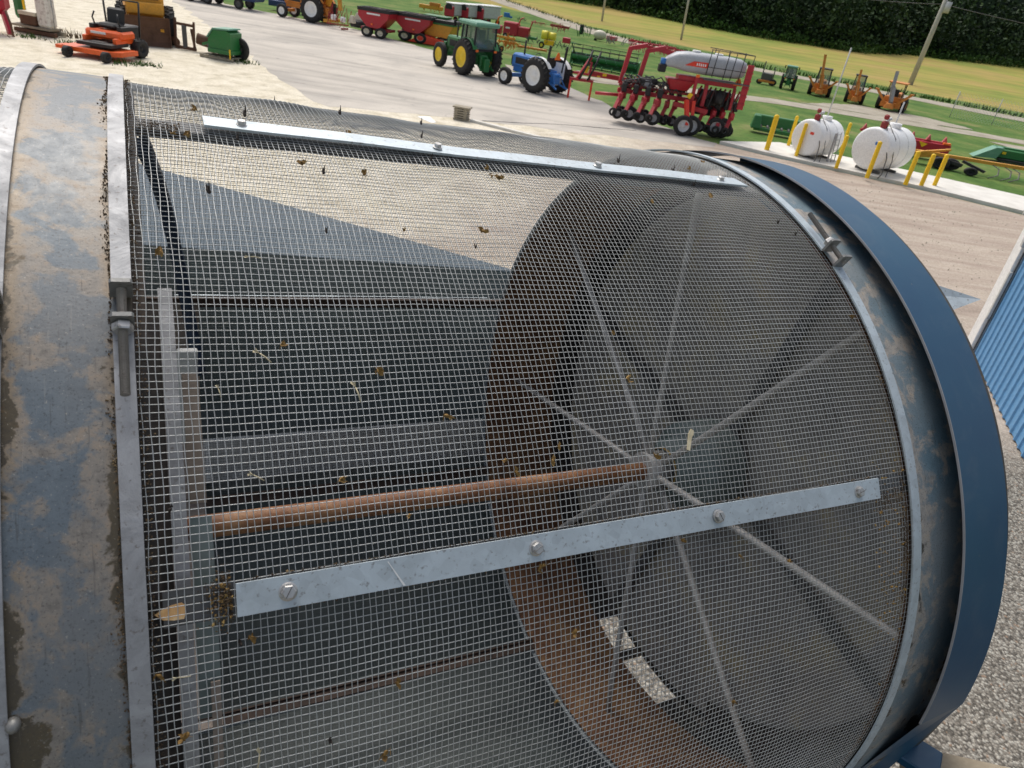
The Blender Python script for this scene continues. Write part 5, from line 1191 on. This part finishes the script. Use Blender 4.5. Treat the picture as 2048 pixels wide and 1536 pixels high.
# ================================================================ WOODLAND
def foliage_mat(name,cs):
    m,nt,b=newmat(name); n=noise(nt,.16,4,.6); n2=noise(nt,1.1,4,.7); g=N(nt,'ShaderNodeNewGeometry')
    k=mth(nt,'ADD',mth(nt,'MULTIPLY',n.outputs['Fac'],.5),mth(nt,'MULTIPLY',n2.outputs['Fac'],.3)); k=mth(nt,'ADD',k,mth(nt,'MULTIPLY',g.outputs['Random Per Island'],.2))
    a=ramp(nt,k,[(.35,cs[0]),(.5,cs[1]),(.65,cs[2])]); lk(nt,a,'Color',b,'Base Color'); b.inputs['Roughness'].default_value=.7; b.inputs['Specular IOR Level'].default_value=.2; MATS[name]=m
foliage_mat('leaf_dark',((.008,.018,.008),(.02,.045,.016),(.05,.09,.028))); foliage_mat('leaf_mid',((.02,.045,.012),(.04,.085,.02),(.07,.12,.03))); foliage_mat('leaf_edge',((.03,.07,.015),(.05,.11,.02),(.08,.15,.03)))
EDGE=[(-90,190),(-40,165),(-14,141),(8,140),(18,133),(29,127),(45,128),(57,141),(72,148),(92,158),(130,175),(170,190)]
def edge_pt(u):
    k=u*(len(EDGE)-1); i=min(int(k),len(EDGE)-2); f=k-i; return EDGE[i][0]+(EDGE[i+1][0]-EDGE[i][0])*f,EDGE[i][1]+(EDGE[i+1][1]-EDGE[i][1])*f
def leaves(cx,cy,cz,rx,ry,rz,n,s):
    d=rng.normal(size=(n,3)); d/=np.linalg.norm(d,axis=1)[:,None]; r=rng.uniform(.72,1.05,(n,1)); lump=1+.22*np.sin(d[:,:1]*5+cx)+.18*np.sin(d[:,1:2]*7+cy)
    c=d*r*lump*np.array([rx,ry,rz])+np.array([cx,cy,cz]); a=rng.normal(size=(n,3)); a/=np.linalg.norm(a,axis=1)[:,None]; b_=np.cross(a,rng.normal(size=(n,3))); b_/=np.linalg.norm(b_,axis=1)[:,None]
    ss=s*rng.uniform(.5,1.3,(n,1)); V=np.stack([c-a*ss,c-b_*ss*.6,c+a*ss,c+b_*ss*.6],1).reshape(-1,3); return V
def cloud(name,items,mat,label):
    V=np.concatenate([leaves(*it) for it in items]); F=np.arange(len(V)).reshape(-1,4); o=npmesh(name,V,F,mat,smooth=False); tag(o,label,'trees',kind='stuff'); return o
items=[]
for row in range(4):
    for i in range(46):
        u=(i+rng.uniform(-.3,.3)+.5*(row%2))/46; u=min(max(u,0),.999); x,y=edge_pt(u); y+=2+row*5.5+rng.uniform(-1,1); x-=row*1.0
        R0=rng.uniform(3.2,5.2); z=terr(x,y)+rng.uniform(3.0,5.0)+row*3.0
        items.append((x,y,z,R0,R0*.9,R0*1.15,620,.36))
        if row==0: items.append((x+rng.uniform(-2,2),y-1.2,terr(x,y)+1.6,2.8,1.6,2.2,300,.28))
cloud('woodland',[it for i,it in enumerate(items) if i%4!=1],'leaf_dark','dense dark green wood beyond the field along the top right')
cloud('woodland',[it for i,it in enumerate(items) if i%4==1],'leaf_mid','lighter green crowns mixed into the wood')
items=[]
for i in range(240):
    x,y=edge_pt(min(.999,i/240)); x+=rng.uniform(-1,1); y+=rng.uniform(-2.6,-.6); s=rng.uniform(.5,1.3); items.append((x,y,terr(x,y)+s*.5,s*1.5,s,s*.8,40,.26))
cloud('field_edge_brush','' or items,'leaf_edge','bright green brush along the foot of the wood')
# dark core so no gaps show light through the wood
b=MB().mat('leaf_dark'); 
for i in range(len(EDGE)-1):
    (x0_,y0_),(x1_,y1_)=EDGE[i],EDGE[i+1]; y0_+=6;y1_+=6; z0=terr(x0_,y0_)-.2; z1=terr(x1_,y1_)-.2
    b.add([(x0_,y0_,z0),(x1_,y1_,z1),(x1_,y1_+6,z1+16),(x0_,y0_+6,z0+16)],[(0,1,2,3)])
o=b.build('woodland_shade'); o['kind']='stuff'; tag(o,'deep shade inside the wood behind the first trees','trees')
# tall grass strip along the farm road and weed tufts on the yard edge
V=[];F=[];n=0
def blades(cx,cy,k,spread,h):
    global n
    for _ in range(k):
        x=cx+rng.normal()*spread;y=cy+rng.normal()*spread*.6; z=terr(x,y); hh=h*rng.uniform(.5,1.2); w_=.05*h/.4
        V.extend([(x-w_,y,z),(x+w_,y,z),(x+rng.normal()*.1,y+rng.normal()*.1,z+hh)]); F.append((n,n+1,n+2)); n+=3
RP=[(-10.3,117),(3.7,90.5),(13.2,77.5),(20,74.5),(30.7,70.5),(38.9,65.8),(60,56)]
for i in range(len(RP)-1):
    a=RP[i];c=RP[i+1]; m=int(math.dist(a,c)*4)
    for j in range(m):
        u=j/m; x=a[0]+(c[0]-a[0])*u; y=a[1]+(c[1]-a[1])*u
        if x>8: blades(x+.6,y+3.2,int(abs(rng.normal())*6),.8,.42)
        else: blades(x,y+3.0,2,.4,.35)
for (x,y) in((-16.3,27.8),(-15.6,28.2),(-21.5,30.2),(-19.8,30.4),(-13.6,32.4)): blades(x,y,60,.35,.18)
o=npmesh('tall_grass',V,F,'leaf_edge',smooth=False); tag(o,'strip of tall weeds along the farm road','grass',kind='stuff')

# ---- final placement of the yard machinery (label start: x, y, uniform scale, height factor)
FIT={
'large green cab tractor with yellow wheels parked left of the blue tractor':(-4.40,39.96,0.926,1.095),
'blue open station tractor with white wheels and fenders beside the green tractor':(-0.65,37.65,0.985,0.975),
'big red row planter with long grey tank parked on the lot edge':(5.05,32.72,0.861,1.002),
'white fuel tank with a ladder on its side, left of the pair':(10.63,30.67,0.822,1.000),
'white fuel tank without a ladder, right of the pair':(12.92,29.74,0.929,1.000),
'orange zero turn riding mower with black seat parked by the dozer blade':(-17.31,29.60,1.202,0.853),
'red painted implement with rusted tine at the left edge':(-22.65,30.23,0.917,1.000),
'white rust-spotted tank on a long wooden skid at the upper left':(-21.79,31.32,0.639,1.350),
'rusty brown pallet fork frame standing between the blade and the green seeder':(-16.53,33.40,0.892,1.195),
'small green seeder with pale lid and black wheel on a wooden pallet':(-14.55,32.54,0.921,1.172),
'dark flatbed truck seen only by its wheels at the top edge':(-25.94,55.15,0.692,1.000),
'tangled red tillage tool with white tanks right of the yellow tractor':(-15.26,52.06,0.415,1.350),
'red gravity grain cart with black top rim, left of two':(-12.26,50.96,0.819,0.833),
'red gravity grain cart with orange lamp, right of two':(-9.92,52.21,0.958,0.688),
'black roller drum with cream hopper left of the grain carts':(-14.23,53.35,0.599,0.986),
'yellow gravity wagon with green and black top beside the green tractor':(-8.57,52.56,0.919,0.682),
'grey sided forage wagon with red front, leftmost of the three':(-11.28,75.79,0.580,0.913),
'grey sided forage wagon with red front, middle of the three':(-10.04,76.69,0.592,0.931),
'grey sided forage wagon with red front, rightmost of the three':(-8.70,77.83,0.606,0.949),
'yellow implement lying on the grass left of the forage wagons':(-14.43,82.76,0.689,0.905),
'small bright blue implement right of the forage wagons':(-7.19,91.39,0.293,1.350),
'dark green disc harrow on the grass':(-5.29,89.01,0.287,1.350),
'rusty red rake in the grass, left of two':(-3.34,87.38,0.324,1.350),
'rusty red rake in the grass, right of two':(-0.91,82.70,0.469,1.149),
'green upright frame with a black wheel near the far pole':(1.74,80.25,0.499,1.095),
'small cream tank standing on the grass':(3.27,80.01,0.552,1.088),
'grey and pink implement beside the cream tank':(4.63,76.20,0.646,1.350),
'red round baler with white lettering behind the blue tractor':(-4.46,65.29,0.528,1.016),
'red machine with an orange spout right behind the green tractor cab':(-5.89,66.69,0.515,0.852),
'tangled orange-yellow cultivator between the two tractors':(-4.16,54.18,0.430,1.350),
'yellow twin tank sprayer on the grass above the blue tractor':(-1.48,61.76,0.427,1.191),
'grey green drill in front of the red baler':(-2.77,64.45,0.415,1.183),
'low orange-yellow frame left of the green combine head':(-2.43,57.86,0.501,0.698),
'dark red hopper above the end of the green combine head':(0.02,60.54,0.534,0.893),
'red bars and pale parts behind the planter arms':(7.73,71.67,0.670,1.146),
'long low red frame with yellow labels beside the combine head':(2.15,46.03,0.473,1.000),
'long green combine header with black reel bats behind the red frame':(2.78,52.55,0.627,0.927),
'green header lying on the grass behind the left tank':(10.22,35.66,0.642,0.981),
'dark red combine header with orange lamps behind the right tank':(16.31,35.83,0.784,0.772),
'green header with a pale sloping nose at the right edge':(23.27,38.63,0.878,0.600),
'yellow cultivator with black wheels and curved shanks right of the bollards':(19.43,33.49,1.110,0.600),
'orange-yellow backhoe with tall raised boom, leftmost of three':(19.33,58.73,0.700,0.868),
'orange-yellow backhoe with bucket turned down, middle of three':(21.48,57.30,0.573,1.064),
'orange-yellow open backhoe with grey arm, rightmost of three':(23.73,56.10,0.834,0.791),
'green cab tractor seen from behind, left of the backhoes':(17.16,59.69,0.514,1.338),
'grey machine with orange frame behind the planter railing':(15.82,61.03,0.519,0.772),
'small stack of weathered wooden blocks on the lot beyond the drum':(-3.37,27.37,0.863,0.756),
'small white tilted panel on the ground left of the wooden blocks':(-4.34,25.83,0.663,1.000),
'yellow loader with a rusty front blade behind the riding mower':(-18.25,32.7,1.0,1.15),
'small teal bin behind the corner of the blue shed':(8.75,12.85,.45,1.3),
}
for o in list(sc.objects):
    if o.parent is None and o.get('label') in FIT:
        x,y,k,kz=FIT[o['label']]; o.location=(x,y,terr(x,y)); o.scale=(k,k,k*kz)
